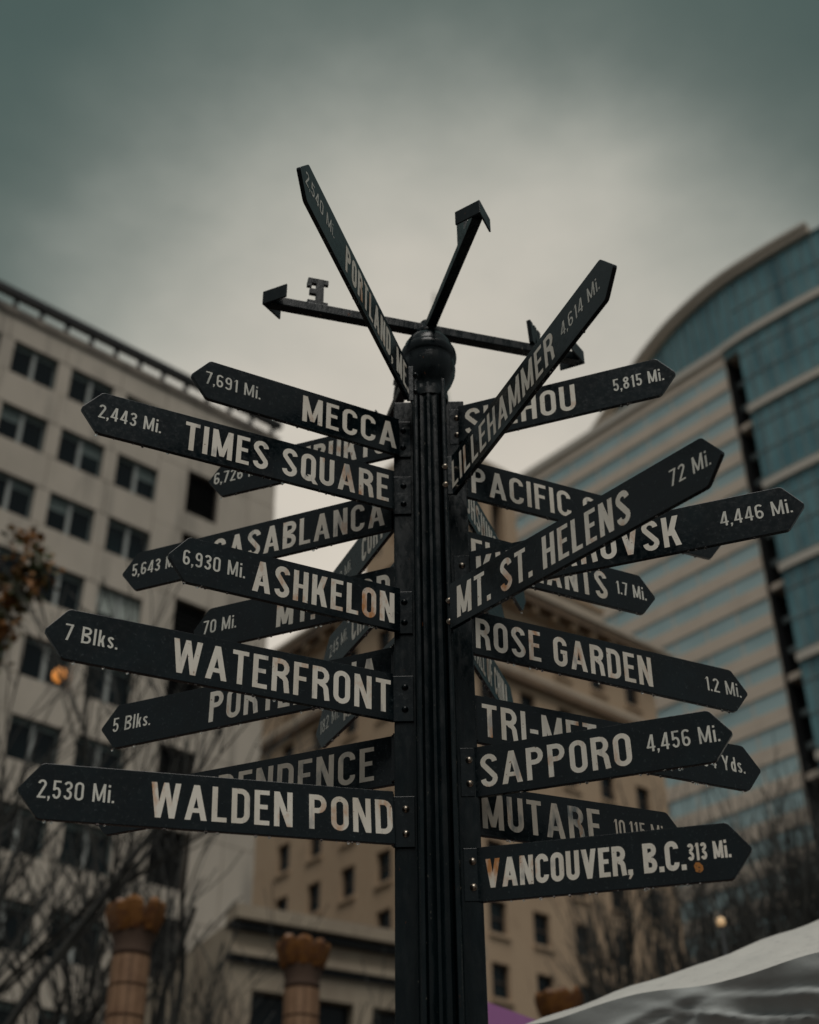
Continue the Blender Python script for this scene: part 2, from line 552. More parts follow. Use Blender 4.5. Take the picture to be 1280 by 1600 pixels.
for FF, opl in ((FR, opsR), (FL, opsL)):
    for a, b, c, d in opl:
        if d < 12:
            continue
        fo = obj('window', WF, T, FF.mat((a + c) / 2, -.32, (b + d) / 2, 1, 1, (d - b) / hh))
        box_part('pane', PANE, fo, FF, a + t_, c - t_, -.36, -.34, b + t_, d - t_)
        box_part('sill', cube(M_TERRA), T, FF, a - .14, c + .14, -.1, .16, b - .22, b)
# string courses and cornices (each runs round the corner)
def course(v0, v1, out, mat, name, ext=1.0):
    box_part(name, cube(mat), T, FR, uc - out, RE + out * ext, -.3, out, zz(v0), zz(v1))
    box_part(name, cube(mat), T, FL, LE - out * ext, .0, -.3, out, zz(v0), zz(v1))
course(.988, 1.0, .45, M_COPPER, 'string_course')
course(1.000, 1.012, .25, M_TERRA_L, 'string_course')
course(1.118, 1.128, .35, M_TERRA, 'cornice')
course(1.128, 1.143, 1.15, M_COPPER, 'cornice')
course(1.143, 1.150, 1.3, M_TERRA_L, 'cornice')
for FF, rng, sg in ((FR, (uc, RE), 1), (FL, (LE, 0), 1)):          # brackets under the cornice
    u = rng[0] + .4
    while u < rng[1] - .3:
        box_part('bracket', cube(M_TERRA), T, FF, u, u + .45, .352, .95, zz(1.118), zz(1.128) - .004)
        u += 1.9
# attic storey with small square openings
opA = [((.045 + .0425 * k) * S, zz(1.162), (.045 + .0425 * k) * S + .02 * S, zz(1.184)) for k in range(5)]
obj('attic_wall', wall_mesh('terra_attic', M_TERRA_L, FR, uc + 1.0, .265 * S, zz(1.15), zz(1.205), opA, .5, -.6), T)
opB = [((-.07 - .0425 * k) * S, zz(1.162), (-.07 - .0425 * k) * S + .02 * S, zz(1.184)) for k in range(6)]
FA = Facade(FR.p(uc + 1.0, -.6, 0), -48.69)
obj('attic_wall', wall_mesh('terra_attic_l', M_TERRA_L, FA, -.33 * S, 0, zz(1.15), zz(1.205), opB, .5, 0), T)
ab = MB().add([FR.p(.265 * S, -.6, zz(1.15)), FR.p(.265 * S, -14, zz(1.15)), FR.p(.265 * S, -14, zz(1.205)), FR.p(.265 * S, -.6, zz(1.205))], [(0, 1, 2, 3)])
obj('attic_wall', ab.mesh('terra_attic_end', M_TERRA_L), T)
for (a, b, c, d) in opA:
    box_part('attic_window', cube(M_DARK), T, FR, a, c, -1.0, -.95, b, d)
for (a, b, c, d) in opB:
    box_part('attic_window', cube(M_DARK), T, FA, a, c, -.4, -.35, b, d)
box_part('attic_cornice', cube(M_TERRA), T, FR, uc + .8, .269 * S, -13, -.4, zz(1.2055), zz(1.213))
# upper tower
TW = .188 * S
opT = [(uc + (.02 + .055 * k) * S, zz(1.235), uc + (.05 + .055 * k) * S, zz(1.335)) for k in range(3)]
obj('tower_wall', wall_mesh('tower_a', M_TERRA, FR, uc + .3, uc + TW, zz(1.20), zz(1.375), opT, .8, -.3), T)
FT = Facade(FR.p(uc + .3, -.3, 0), -48.69)
opTL = [(-TW + .3 + (.012 + .055 * k) * S, zz(1.235), -TW + .3 + (.042 + .055 * k) * S, zz(1.335)) for k in range(3)]
obj('tower_wall', wall_mesh('tower_b', M_TERRA, FT, -TW + .3, 0, zz(1.20), zz(1.375), opTL, .8, 0), T)
box_part('tower_core', cube(M_DARK), T, FR, uc + 1.2, uc + TW - .6, -TW + .4, -1.12, zz(1.20), zz(1.37))
sb = MB().add([FR.p(uc + TW, -.3, zz(1.2)), FR.p(uc + TW, -TW, zz(1.2)), FR.p(uc + TW, -TW, zz(1.375)), FR.p(uc + TW, -.3, zz(1.375))], [(0, 1, 2, 3)])
obj('tower_wall', sb.mesh('tower_side', M_TERRA), T)
box_part('tower_cornice', cube(M_TERRA_L), T, FR, uc - .1, uc + TW + .35, -TW - .3, .1, zz(1.375), zz(1.395))
m0 = uc + TW / 2
box_part('belfry', cube(M_TERRA_L), T, FR, m0 - 1.6, m0 + 1.6, -TW / 2 - 1.6, -TW / 2 + 1.6, zz(1.395), zz(1.50))
box_part('belfry_cornice', cube(M_COPPER), T, FR, m0 - 1.7, m0 + 1.7, -TW / 2 - 1.7, -TW / 2 + 1.7, zz(1.50), zz(1.51))
c0 = FR.p(m0, -TW / 2, 0)
sp = MB().lathe([(1.3, zz(1.51)), (.8, zz(1.60)), (.4, zz(1.68)), (.2, zz(1.73)), (.13, zz(1.84)), (.02, zz(1.85))], 12, (c0.x, c0.y))
obj('spire', sp.mesh('tower_spire', material('spire_pale', (.80, .76, .68), .7)), T)
# small warm wall lamp under the string course
lw_ = FR.p(.012 * S, .35, zz(1.028))
t2 = thing('wall_lamp', 'small warm lamp glowing on the tan tower wall above its string course', 'lamp', lw_)
obj('bulb', MB().lathe([(.02, -.2), (.24, -.1), (.24, .1), (.02, .2)], 10).mesh('wall_lamp_bulb', M_LAMP, True), t2, Matrix.Translation(lw_))
obj('wall_bracket', MB().box((-.05, -.05, -.45), (.05, .05, -.2)).mesh('wall_lamp_bracket', M_IRON), t2, Matrix.Translation(lw_))

# ------------------------------------------------------------------ low limestone building in front of the tower
F = Facade((-5.06, 31.8, 0), 31)
T = thing('limestone_building', 'low pale limestone building with dark banded cornice left of the post', 'building', F.p(0, 0, 0), math.radians(31))
a0, a1 = -.4, 7.2
opw = [(.3 + 1.75 * k, 8.6, .3 + 1.75 * k + 1.2, 11.55) for k in range(4)] + [(.3 + 1.75 * k, 3.6, .3 + 1.75 * k + 1.2, 7.2) for k in range(4)]
obj('wall', wall_mesh('lime_wall', M_STONE, F, a0, a1, 0, 13.2, opw, .4), T)
bk = MB()
q = [F.p(a0, 0, 0), F.p(a1, 0, 0), F.p(a1, -8, 0), F.p(a0, -8, 0)]
hi = [p + Vector((0, 0, 13.19)) for p in q]
bk.add(q + hi, [(1, 2, 6, 5), (2, 3, 7, 6), (3, 0, 4, 7), (4, 5, 6, 7)])
obj('rear_wall', bk.mesh('lime_rear', M_STONE), T)
box_part('cornice', cube(M_STONE), T, F, a0, a1, -.3, .42, 13.2, 13.55)
box_part('cornice', cube(M_DARK), T, F, a0, a1, -.3, .22, 12.98, 13.2 - .004)
box_part('string_course', cube(M_STONE), T, F, a0, a1, -.1, .22, 12.32, 12.5)
box_part('string_course', cube(M_DARK), T, F, a0, a1, -.1, .12, 12.17, 12.32 - .004)
for a, b, c, d in opw:
    fo = box_part('window', cube(M_DARK), T, F, a, c, -.39, -.34, b, d)
    box_part('pane', cube(M_GLASSD), fo, F, a + .1, c - .1, -.335, -.32, b + .1, d - .1)
    if d > 8:
        box_part('window_sash', cube(M_ALU), T, F, a + .1, c - .1, -.318, -.28, b + (d - b) * .6, b + (d - b) * .6 + .08)

# ------------------------------------------------------------------ curved glass high-rise on the right
S = 118.0
EX, EY = 0.0, -3.303
zz = lambda v: Z0 + S * v
P2 = lambda x, y: Vector((EX + x * S, EY + y * S, 0))
T = thing('glass_highrise', 'tall curved teal glass high-rise with tan bands and dark vertical notch, right side', 'building', P2(.303, 1.03))
FLH = .0300                                             # one storey
BAND = [.918 - 3 * FLH * k for k in range(10)]
# curved plan of the glass front, from the back of the crown round to beyond the right of the view
curve = [(.188, 1.30), (.201, 1.265), (.215, 1.222), (.231, 1.170), (.247, 1.125), (.269, 1.078), (.303, 1.026), (.337, .990), (.381, .950),
         (.44, .903), (.52, .845), (.60, .79)]


def subdiv(pl, n):
    out = []
    for i in range(len(pl) - 1):
        p0 = pl[max(i - 1, 0)]
        p1, p2 = pl[i], pl[i + 1]
        p3 = pl[min(i + 2, len(pl) - 1)]
        for k in range(n):
            t = k / n
            out.append(tuple(.5 * (2 * p1[j] + (p2[j] - p0[j]) * t + (2 * p0[j] - 5 * p1[j] + 4 * p2[j] - p3[j]) * t * t +
                                   (-p0[j] + 3 * p1[j] - 3 * p2[j] + p3[j]) * t ** 3) for j in (0, 1)))
    out.append(pl[-1])
    return out


def ribbon(pl, v0, v1, out=0.0, thick=None):
    """vertical sheet along the plan line, pushed outwards by `out` metres; closed top and bottom when thick"""
    mb = MB()
    pts = [P2(*p) for p in pl]
    nn = []
    for i in range(len(pts)):
        d = (pts[min(i + 1, len(pts) - 1)] - pts[max(i - 1, 0)]).normalized()
        nn.append(Vector((d.y, -d.x, 0)))
    A = [p + n * out for p, n in zip(pts, nn)]
    k = len(A)
    v = [a + Vector((0, 0, v0)) for a in A] + [a + Vector((0, 0, v1)) for a in A]
    f = [(i, i + 1, i + 1 + k, i + k) for i in range(k - 1)]
    if thick:
        B = [p + n * (out - thick) for p, n in zip(pts, nn)]
        v += [a + Vector((0, 0, v0)) for a in B] + [a + Vector((0, 0, v1)) for a in B]
        f += [(i + 1, i, i + 2 * k, i + 1 + 2 * k) for i in range(k - 1)]
        f += [(i + k, i + 1 + k, i + 1 + 3 * k, i + 3 * k) for i in range(k - 1)]
        f += [(0, k, 3 * k, 2 * k), (k - 1, 3 * k - 1, 4 * k - 1, 2 * k - 1)]
    return mb.add(v, f)


fine = subdiv(curve, 6)
iN = min(range(len(fine)), key=lambda i: abs(fine[i][0] - .3095))        # right edge of the notch
front = fine[iN:]
obj('curtain_wall', ribbon(front, 0, zz(.9935)).mesh('fox_front', M_FOXGLASS, False), T)
obj('crown_glass', ribbon(fine[:iN + 1], zz(.905), zz(.9935)).mesh('fox_crown', M_FOXGLASS, False), T)
crown_end = min(range(len(fine)), key=lambda i: abs(fine[i][0] - .381))
obj('roof_cornice', ribbon(fine[:crown_end + 1], zz(.9935), zz(1.0), .7, 3.0).mesh('fox_cornice', M_FOXBAND), T)
obj('roof_edge', ribbon(fine[:crown_end + 1], zz(1.0005), zz(1.0045), 1.1, 3.0).mesh('fox_edge', M_FOXLIGHT), T)
obj('roof_parapet', ribbon(fine[crown_end:], zz(.9936), zz(.9946), .3, 2.0).mesh('fox_parapet', M_FOXGLASS), T)
for b in BAND:
    obj('pale_band', ribbon(front if b < .9 else fine[iN - 14:], zz(b) - .55, zz(b) + .35, .45, .6).mesh('fox_band', M_FOXLIGHT), T)
# mullion grid on the curved glass
mg = MB()
for k in range(1, 33):
    v = .985 - k * FLH / 1.0
    if v < .2 or min(abs(v - b) for b in BAND) < .004:
        continue
    r_ = ribbon(front, zz(v) - .07, zz(v) + .07, .10, .12)
    mg.add(r_.v, r_.f)
pts = [P2(*p) for p in fine]
SN = sum((P2(*b) - P2(*a)).length for a, b in zip(fine[:iN], fine[1:iN + 1]))
L_ = [0]
for a, b in zip(pts, pts[1:]):
    L_.append(L_[-1] + (b - a).length)
s_ = 0.0
while s_ < L_[-1]:
    i = max(j for j in range(len(L_)) if L_[j] <= s_)
    if i >= len(pts) - 1:
        break
    d = (pts[i + 1] - pts[i]).normalized()
    c = pts[i] + d * (s_ - L_[i])
    n = Vector((d.y, -d.x, 0))
    M = Matrix(((d.x, n.x, 0, c.x), (d.y, n.y, 0, c.y), (0, 0, 1, 0), (0, 0, 0, 1)))
    mg.box((-.06, 0, zz(.2) if s_ > SN else zz(.915)), (.06, .11, zz(.9935)), M)
    s_ += 1.5
mgo = obj('mullion_grid', mg.mesh('fox_mullions', M_MULL), T)
mgo['kind'] = 'stuff'
# flat banded wing, left of the notch
F = Facade(P2(.2965, 1.0335), -47.2)
WTOP = zz(.912)
WL = -62.0
mrec = MB()
for a, b in ((F.p(WL, -.35, 0), F.p(0, -.35, 0)),):
    mrec.add([a, b, b + Vector((0, 0, WTOP)), a + Vector((0, 0, WTOP))], [(0, 1, 2, 3)])
obj('wing_core', mrec.mesh('fox_wing', M_DARK), T)
side = MB().add([F.p(WL, .0, 0), F.p(WL, -40, 0), F.p(WL, -40, WTOP), F.p(WL, .0, WTOP)], [(0, 1, 2, 3)])
side.add([F.p(WL, 0, WTOP - .05), F.p(0, 0, WTOP - .05), F.p(0, -40, WTOP - .05), F.p(WL, -40, WTOP - .05)], [(0, 1, 2, 3)])
obj('wing_roof', side.mesh('fox_wing_roof', M_FOXBAND), T)
fl_h = FLH * S
BH = fl_h * .46
pane = cube(M_FOXGLASS2)
count = 0
rest = MB()
mul = MB()
for k in range(26):
    v1 = WTOP - k * fl_h
    if v1 < 12:
        break
    box_part('spandrel_band', cube(M_FOXBAND), T, F, WL, 0, -.3, .0 + .02 * (k % 2), v1 - BH, v1)
    u = -.15
    i = 0
    while u > WL + 4:
        ww = 3.9
        if 4 <= k <= 25 and count < 290 and u > -56:
            pj = rnd.uniform(-.03, .03)
            box_part('window_pane', pane, T, F, u - ww, u, -.3, -.16 + pj, v1 - fl_h + .012, v1 - BH - .012)
            count += 1
        else:
            rest.box((u - ww, -.3, v1 - fl_h + .012), (u, -.17, v1 - BH - .012), F.M)
        mul.box((u + .01, -.3, v1 - fl_h), (u + .19, -.10, v1 - BH), F.M)
        u -= ww + .2
ro = obj('window_strip', rest.mesh('fox_rest', M_FOXGLASS2), T)
ro['kind'] = 'stuff'
mo = obj('wing_mullions', mul.mesh('fox_wing_mull', M_FOXLIGHT), T)
mo['kind'] = 'stuff'
box_part('wing_coping', cube(M_FOXLIGHT), T, F, WL, .2, -.6, .35, WTOP + .004, WTOP + 1.0)
# dark recessed notch between wing and curved front
nr = P2(*fine[iN])
ne = F.p(.15, 0, 0)
dn = (nr - ne).normalized()
nn = Vector((dn.y, -dn.x, 0))
bk = MB()
dp = -2.6
for a, b in ((ne, ne + nn * dp), (ne + nn * dp, nr + nn * dp), (nr + nn * dp, nr)):
    bk.add([a, b, b + Vector((0, 0, zz(.905))), a + Vector((0, 0, zz(.905)))], [(0, 1, 2, 3)])
obj('notch_wall', bk.mesh('fox_notch', M_DARK), T)
FN = Facade(ne, math.degrees(math.atan2(dn.y, dn.x)))
wn = (nr - ne).length
for k in range(26):
    v1 = WTOP - k * fl_h
    if v1 < 12:
        break
    box_part('notch_ledge', cube(M_FOXBAND if k % 3 == 0 else M_MULL), T, FN, .05, wn - .05, dp + .05, -.5 if k % 3 == 0 else -1.6, v1 - .9, v1 - .25)
t3 = P2(.3335, .984) + Vector((0, 0, 0))

# ------------------------------------------------------------------ terracotta columns with flower capitals
def column(x, y, h, label):
    T = thing('flower_column', label, 'column', (x, y, 0), group='columns with flower capitals around the square')
    B = Matrix.Translation((x, y, 0))
    Hs = h - .62
    core = MB().lathe([(.27, 0), (.27, .35), (.187, .4), (.177, Hs)], 24)
    obj('shaft_core', core.mesh('column_core', M_GROUT), T, B)
    n = 12
    ch = .30
    r0, r1 = .165, .193
    key = 'column_tile_piece'
    if key not in bpy.data.meshes:
        mb = MB()
        a = math.pi / n - .03
        seg = [-a, -a / 3, a / 3, a]
        vv = []
        for z in (.012, ch - .012):
            for r in (r0, r1):
                vv += [(r * math.cos(q), r * math.sin(q), z) for q in seg]
        ff = []
        for i in range(3):
            ff += [(4 + i, 5 + i, 13 + i, 12 + i), (8 + i, 12 + i, 13 + i, 9 + i), (0 + i, 1 + i, 5 + i, 4 + i)]
        ff += [(0, 4, 12, 8), (3, 11, 15, 7)]
        mb.add(vv, ff).mesh(key, M_SHAFT)
    me = bpy.data.meshes[key]
    lower = MB()
    nrow = int((Hs - .42) / ch)
    for j in range(nrow):
        z = Hs - (j + 1) * ch
        for k in range(n):
            if j < 6:
                obj('tile', me, T, B @ Matrix.Translation((0, 0, z)) @ Matrix.Rotation(2 * math.pi * k / n, 4, 'Z'))
            else:
                Mq = Matrix.Translation((0, 0, z)) @ Matrix.Rotation(2 * math.pi * k / n, 4, 'Z')
                lower.add([Mq @ v.co for v in me.vertices], [tuple(p.vertices) for p in me.polygons])
    lo_ = obj('lower_tiles', lower.mesh('column_lower', M_SHAFT), T, B)
    lo_['kind'] = 'stuff'
    cap = MB().lathe([(.18, Hs), (.195, Hs + .02), (.195, Hs + .05), (.185, Hs + .08), (.215, Hs + .2), (.25, Hs + .36), (.27, Hs + .46), (.05, Hs + .48)], 24)
    obj('capital', cap.mesh('column_capital', M_GROUT, True), T, B)
    pk = 'column_petal'
    if pk not in bpy.data.meshes:
        mb = MB()
        sec = [(.215, .22, .07), (.245, .30, .105), (.275, .40, .112), (.292, .47, .10), (.270, .52, .055)]
        vv = []
        for r, z, hwid in sec:
            vv += [(r, -hwid, z), (r + .035, 0, z + .01), (r, hwid, z), (r - .035, 0, z)]
        ff = []
        for i in range(len(sec) - 1):
            for k in range(4):
                ff.append((i * 4 + k, i * 4 + (k + 1) % 4, (i + 1) * 4 + (k + 1) % 4, (i + 1) * 4 + k))
        ff.append((16, 17, 18, 19))
        mb.add(vv, ff).mesh(pk, M_PETAL)
    pm_ = bpy.data.meshes[pk]
    for k in range(9):
        obj('petal', pm_, T, B @ Matrix.Translation((0, 0, Hs)) @ Matrix.Rotation(2 * math.pi * (k + rnd.uniform(-.1, .1)) / 9, 4, 'Z')
            @ Matrix.Diagonal((rnd.uniform(.92, 1.05), 1, rnd.uniform(.9, 1.06), 1)))
    return T


column(-3.111, 10.45, 6.37, 'leftmost tiled column with orange flower capital, under the bare trees')
column(-1.489, 11.62, 6.355, 'tiled column with orange flower capital just left of the signpost')
column(1.438, 13.64, 6.33, 'tiled column with orange flower capital half hidden by the white canopy')

# ------------------------------------------------------------------ bare street trees
def tree(x, y, h, seed, label, spread=.32, r0=.13, dens=4, leaves=None, up=.75):
    r = random.Random(seed)
    T = thing('bare_tree', label, 'tree', (x, y, 0), group='bare street trees around the square')
    tr, tw = MB(), MB()
    tips = []

    def grow(p, d, length, rad, lev):
        n = 4 if lev < 2 else 3
        pts, rads = [p.copy()], [rad]
        q = p.copy()
        dd = d.copy()
        for i in range(n):
            dd = (dd + Vector((r.gauss(0, .10), r.gauss(0, .10), r.gauss(.06 * up, .05)))).normalized()
            q = q + dd * length / n
            pts.append(q.copy())
            rads.append(rad * (1 - .5 * (i + 1) / n))
        (tr if lev < 2 else tw).tube(pts, [max(q_, .009) for q_ in rads], 6 if lev < 1 else (5 if lev < 2 else 3))
        if lev >= 4:
            tips.append(q)
            return
        k = dens + (1 if lev == 0 else 0)
        for j in range(k):
            f = 1.0 if lev == 0 else .35 + .65 * (j + .5) / k
            ii = min(int(f * n), n)
            base = pts[ii]
            az = r.uniform(0, 2 * math.pi) if lev else 2 * math.pi * (j + r.uniform(-.25, .25)) / k
            side_ = Vector((math.cos(az), math.sin(az), 0))
            nd = (dd * (1 - spread) + side_ * spread * r.uniform(.8, 1.7) + Vector((0, 0, .22 * up))).normalized()
            grow(base, nd, length * (r.uniform(.95, 1.25) if lev == 0 else r.uniform(.5, .78)), rads[ii] * (.68 if lev < 2 else .62), lev + 1)
    grow(Vector((x, y, 0)), Vector((0, 0, 1)), h * .30, r0, 0)
    mz = max(v[2] for v in tw.v)
    k = h / mz
    sc = lambda mb: [(x + (vx - x) * (.6 + .4 * k), y + (vy - y) * (.6 + .4 * k), vz * k) for vx, vy, vz in mb.v]
    tr.v, tw.v = sc(tr), sc(tw)
    obj('trunk', tr.mesh('tree_trunk', M_BARK, True), T)
    o_ = obj('crown', tw.mesh('tree_twigs', M_BARK), T)
    o_['kind'] = 'stuff'
    if leaves:
        lm = MB()
        for (cx, cy, cz, rad, nn_) in leaves:
            for _ in range(nn_):
                d = Vector((r.gauss(0, 1), r.gauss(0, 1), r.gauss(0, 1)))
                c = Vector((cx, cy, cz)) + d * rad * .5
                a = Vector((r.gauss(0, 1), r.gauss(0, 1), r.gauss(0, 1))).normalized()
                b = a.cross(Vector((r.gauss(0, 1), r.gauss(0, 1), r.gauss(0, 1)))).normalized()
                s = r.uniform(.05, .09)
                lm.add([c - a * s, c + b * s * .6, c + a * s, c - b * s * .6], [(0, 1, 2, 3)])
        lo2 = obj('leaves', lm.mesh('tree_leaves', M_LEAF), T)
        lo2['kind'] = 'stuff'
    return T


tree(-5.3, 12.6, 13.0, 11, 'tall bare tree with a few orange leaves at the left edge', .34, .20, 4,
     leaves=[(-5.62, 12.7, 11.85, .30, 240), (-5.85, 12.7, 11.5, .34, 260), (-5.72, 12.6, 12.35, .25, 70), (-5.95, 12.7, 11.0, .28, 180), (-6.0, 12.7, 10.5, .3, 60)])
tree(-4.75, 16.2, 11.2, 23, 'bare tree against the concrete block between its windows', .32, .19, 3)
tree(-4.3, 22.3, 10.6, 37, 'bare spreading tree right behind the leftmost tiled column', .42, .14, 4, up=.4)
tree(-2.6, 24.0, 9.6, 41, 'bare low tree between the two left columns', .42, .12, 3, up=.4)
tree(-6.9, 15.2, 9.8, 43, 'dark bare tree cut by the lower left corner', .36, .24, 4)
for i, (x, y, h, lab, dn) in enumerate([
        (3.3, 25.0, 12.4, 'bare upright tree in front of the tan tower, leftmost on the right', 4),
        (4.9, 23.5, 13.2, 'bare upright tree before the right edge of the tan tower', 4),
        (6.4, 24.6, 14.4, 'tall bare upright tree in front of the glass high-rise', 4),
        (8.0, 22.6, 14.2, 'dark bare upright tree below the dark notch of the high-rise', 5),
        (9.8, 24.2, 14.4, 'dark bare upright tree at the right edge of the view', 5),
        (6.9, 19.6, 10.6, 'nearest bare upright tree above the white canopy', 5),
        (5.0, 20.2, 9.8, 'bushy bare tree above the middle of the white canopy', 5),
        (8.6, 20.0, 11.6, 'bushy bare tree above the right end of the white canopy', 6),
        (5.6, 17.4, 8.6, 'low bushy bare tree right of the lit street lamp', 5),
        (7.2, 16.9, 9.4, 'low bushy bare tree at the right edge above the canopy', 6),
        (6.2, 21.6, 11.2, 'dense bare tree just behind the lit street lamp', 6),
        (10.6, 21.2, 12.8, 'dense bare tree cut by the right edge of the view', 6)]):
    tree(x, y, h, 60 + i, lab, .19, .16, dn, up=1.15)

# ------------------------------------------------------------------ street lamp among the right-hand trees
lp = Vector((2.85, 10.40, 0))
T = thing('street_lamp', 'street lamp with small lit warm globe above the white canopy', 'street lamp', lp)
B = Matrix.Translation(lp)
obj('pole', MB().lathe([(.16, 0), (.14, .5), (.06, .6), (.022, 5.955)], 12).mesh('lamp_pole', M_IRON, True), T, B)
obj('globe', MB().lathe([(.02, 5.955), (.036, 5.97), (.044, 6.0), (.036, 6.03), (.015, 6.05)], 16).mesh('lamp_globe', M_LAMP, True), T, B)
obj('finial', MB().lathe([(.03, 6.048), (.02, 6.065), (.008, 6.09)], 10).mesh('lamp_finial', M_IRON, True), T, B)

# ------------------------------------------------------------------ white canopy, bottom right
A = Vector((.27, 2.22 , 0))
e = Vector((.7726, -.635, 0))
wv = Vector((.635, .7726, 0))
ZE = 2.9
T = thing('white_canopy', 'white canvas pop-up canopy with wrinkled hanging valance, lower right corner', 'canopy', A + (e + wv) * 1.5)
PKZ = ZE + .735


def roof_pt(a, b):
    """a, b in 0..3 along the eaves; pyramid with a slight sag"""
    m = max(abs(a - 1.5), abs(b - 1.5)) / 1.5
    k = 1 - m
    # distance from nearest hip makes the cloth sag between the frame bars
    hip = abs(abs(a - 1.5) - abs(b - 1.5))
    sag = -.055 * math.sin(math.pi * min(1, max(0, k))) * min(1, hip * 1.2)
    wr = .006 * math.sin(a * 17 + b * 6) * math.sin(b * 11 - a * 5) + .004 * math.sin(a * 39 - b * 31)
    return A + e * a + wv * b + Vector((0, 0, ZE + (PKZ - ZE) * k + sag + wr * (1 if m < .97 else .3)))


NR = 60
mb = MB()
mb.add([roof_pt(3 * i / NR, 3 * j / NR) for j in range(NR + 1) for i in range(NR + 1)],
       [(j * (NR + 1) + i, j * (NR + 1) + i + 1, (j + 1) * (NR + 1) + i + 1, (j + 1) * (NR + 1) + i) for j in range(NR) for i in range(NR)])
obj('roof_cloth', mb.mesh('canopy_roof', M_TENT, True), T)
rw = random.Random(3)
folds = [(rw.uniform(0, 12), rw.uniform(3, 9), rw.uniform(.004, .010), rw.uniform(-3, 3)) for _ in range(9)]


creases = [(rw.uniform(0, 12), rw.uniform(.1, 1), rw.choice((-1, 1)) * rw.uniform(.6, 2.6), rw.uniform(.12, .34), rw.uniform(.006, .019), rw.uniform(.25, .6)) for _ in range(26)]


def valance(p0, d, n, seed):
    mb = MB()
    nu, nv = 260, 28
    vv = []
    for j in range(nv + 1):
        for i in range(nu + 1):
            a = 12.0 * i / nu
            f = j / nv
            off = 0
            for ph, fq, am, sl in folds:
                off += am * math.sin(fq * .55 * (a + seed) + ph + sl * f * 2.2)
            off += .018 * math.sin(a * 1.9 + 2.5 * f + seed) * f
            for cu, cv, sl, wd, am, ln in creases:
                t = (a - cu) - sl * (f - cv) * 3
                off += am * math.exp(-(t / wd) ** 2) * math.exp(-((f - cv) / ln) ** 2)
                off -= am * .8 * math.exp(-((t - wd * 1.7) / wd) ** 2) * math.exp(-((f - cv) / ln) ** 2)
            lip = .012 if f < .08 else 0.0
            vv.append(p0 + d * (3.0 * i / nu) + n * (off * min(1, f * 3 + .15) * 1.25 + .012 - lip * 0 - .05 * f) +
                      Vector((0, 0, ZE + .012 - .40 * f - .012 * math.sin(a * 2.1 + seed) * (1 - f))))
    mb.add(vv, [(j * (nu + 1) + i, j * (nu + 1) + i + 1, (j + 1) * (nu + 1) + i + 1, (j + 1) * (nu + 1) + i) for j in range(nv) for i in range(nu)])
    return mb.mesh('canopy_valance', M_VAL, True)


obj('valance', valance(A, e, -wv, 0.0), T)
obj('valance', valance(A, wv, -e, 4.0), T)
obj('valance', valance(A + wv * 3, e, wv, 7.0), T)
obj('valance', valance(A + e * 3, wv, e, 9.0), T)
for a, b in ((.04, .04), (2.96, .04), (.04, 2.96), (2.96, 2.96)):
    p = A + e * a + wv * b
    obj('leg', MB().box((-.02, -.02, 0), (.02, .02, ZE - .03), Matrix.Translation(p)).mesh('canopy_leg', M_TENTPOLE), T)
# purple canopy further off
pk = Vector((.225, 5.19, 3.845))
T = thing('purple_canopy', 'purple canopy peak just right of the foot of the signpost', 'canopy', (pk.x, pk.y, 0))
mb = MB()
base = [pk + Vector((sx * 1.5 * math.cos(.3) - sy * 1.5 * math.sin(.3), sx * 1.5 * math.sin(.3) + sy * 1.5 * math.cos(.3), -.62)) for sx, sy in ((-.62, -.62), (.62, -.62), (.62, .62), (-.62, .62))]
mb.add([pk] + base, [(0, 1, 2), (0, 2, 3), (0, 3, 4), (0, 4, 1)])
obj('roof_cloth', mb.mesh('purple_roof', M_PURPLE), T)
mb = MB()
low = [b - Vector((0, 0, .3)) for b in base]
mb.add(base + low, [(0, 1, 5, 4), (1, 2, 6, 5), (2, 3, 7, 6), (3, 0, 4, 7)])
obj('valance', mb.mesh('purple_valance', M_PURPLE), T)
for b in base:
    obj('leg', MB().box((-.02, -.02, 0), (.02, .02, b.z - .01), Matrix.Translation((b.x * .99 + pk.x * .01, b.y * .99 + pk.y * .01, 0))).mesh('purple_leg', M_TENTPOLE), T)

# ------------------------------------------------------------------ lettering: a condensed uniform-stroke alphabet
def arc(cx, cy, rx, ry, a0, a1, n=7):
    return [(cx + rx * math.cos(math.radians(a0 + (a1 - a0) * i / n)), cy + ry * math.sin(math.radians(a0 + (a1 - a0) * i / n))) for i in range(n + 1)]


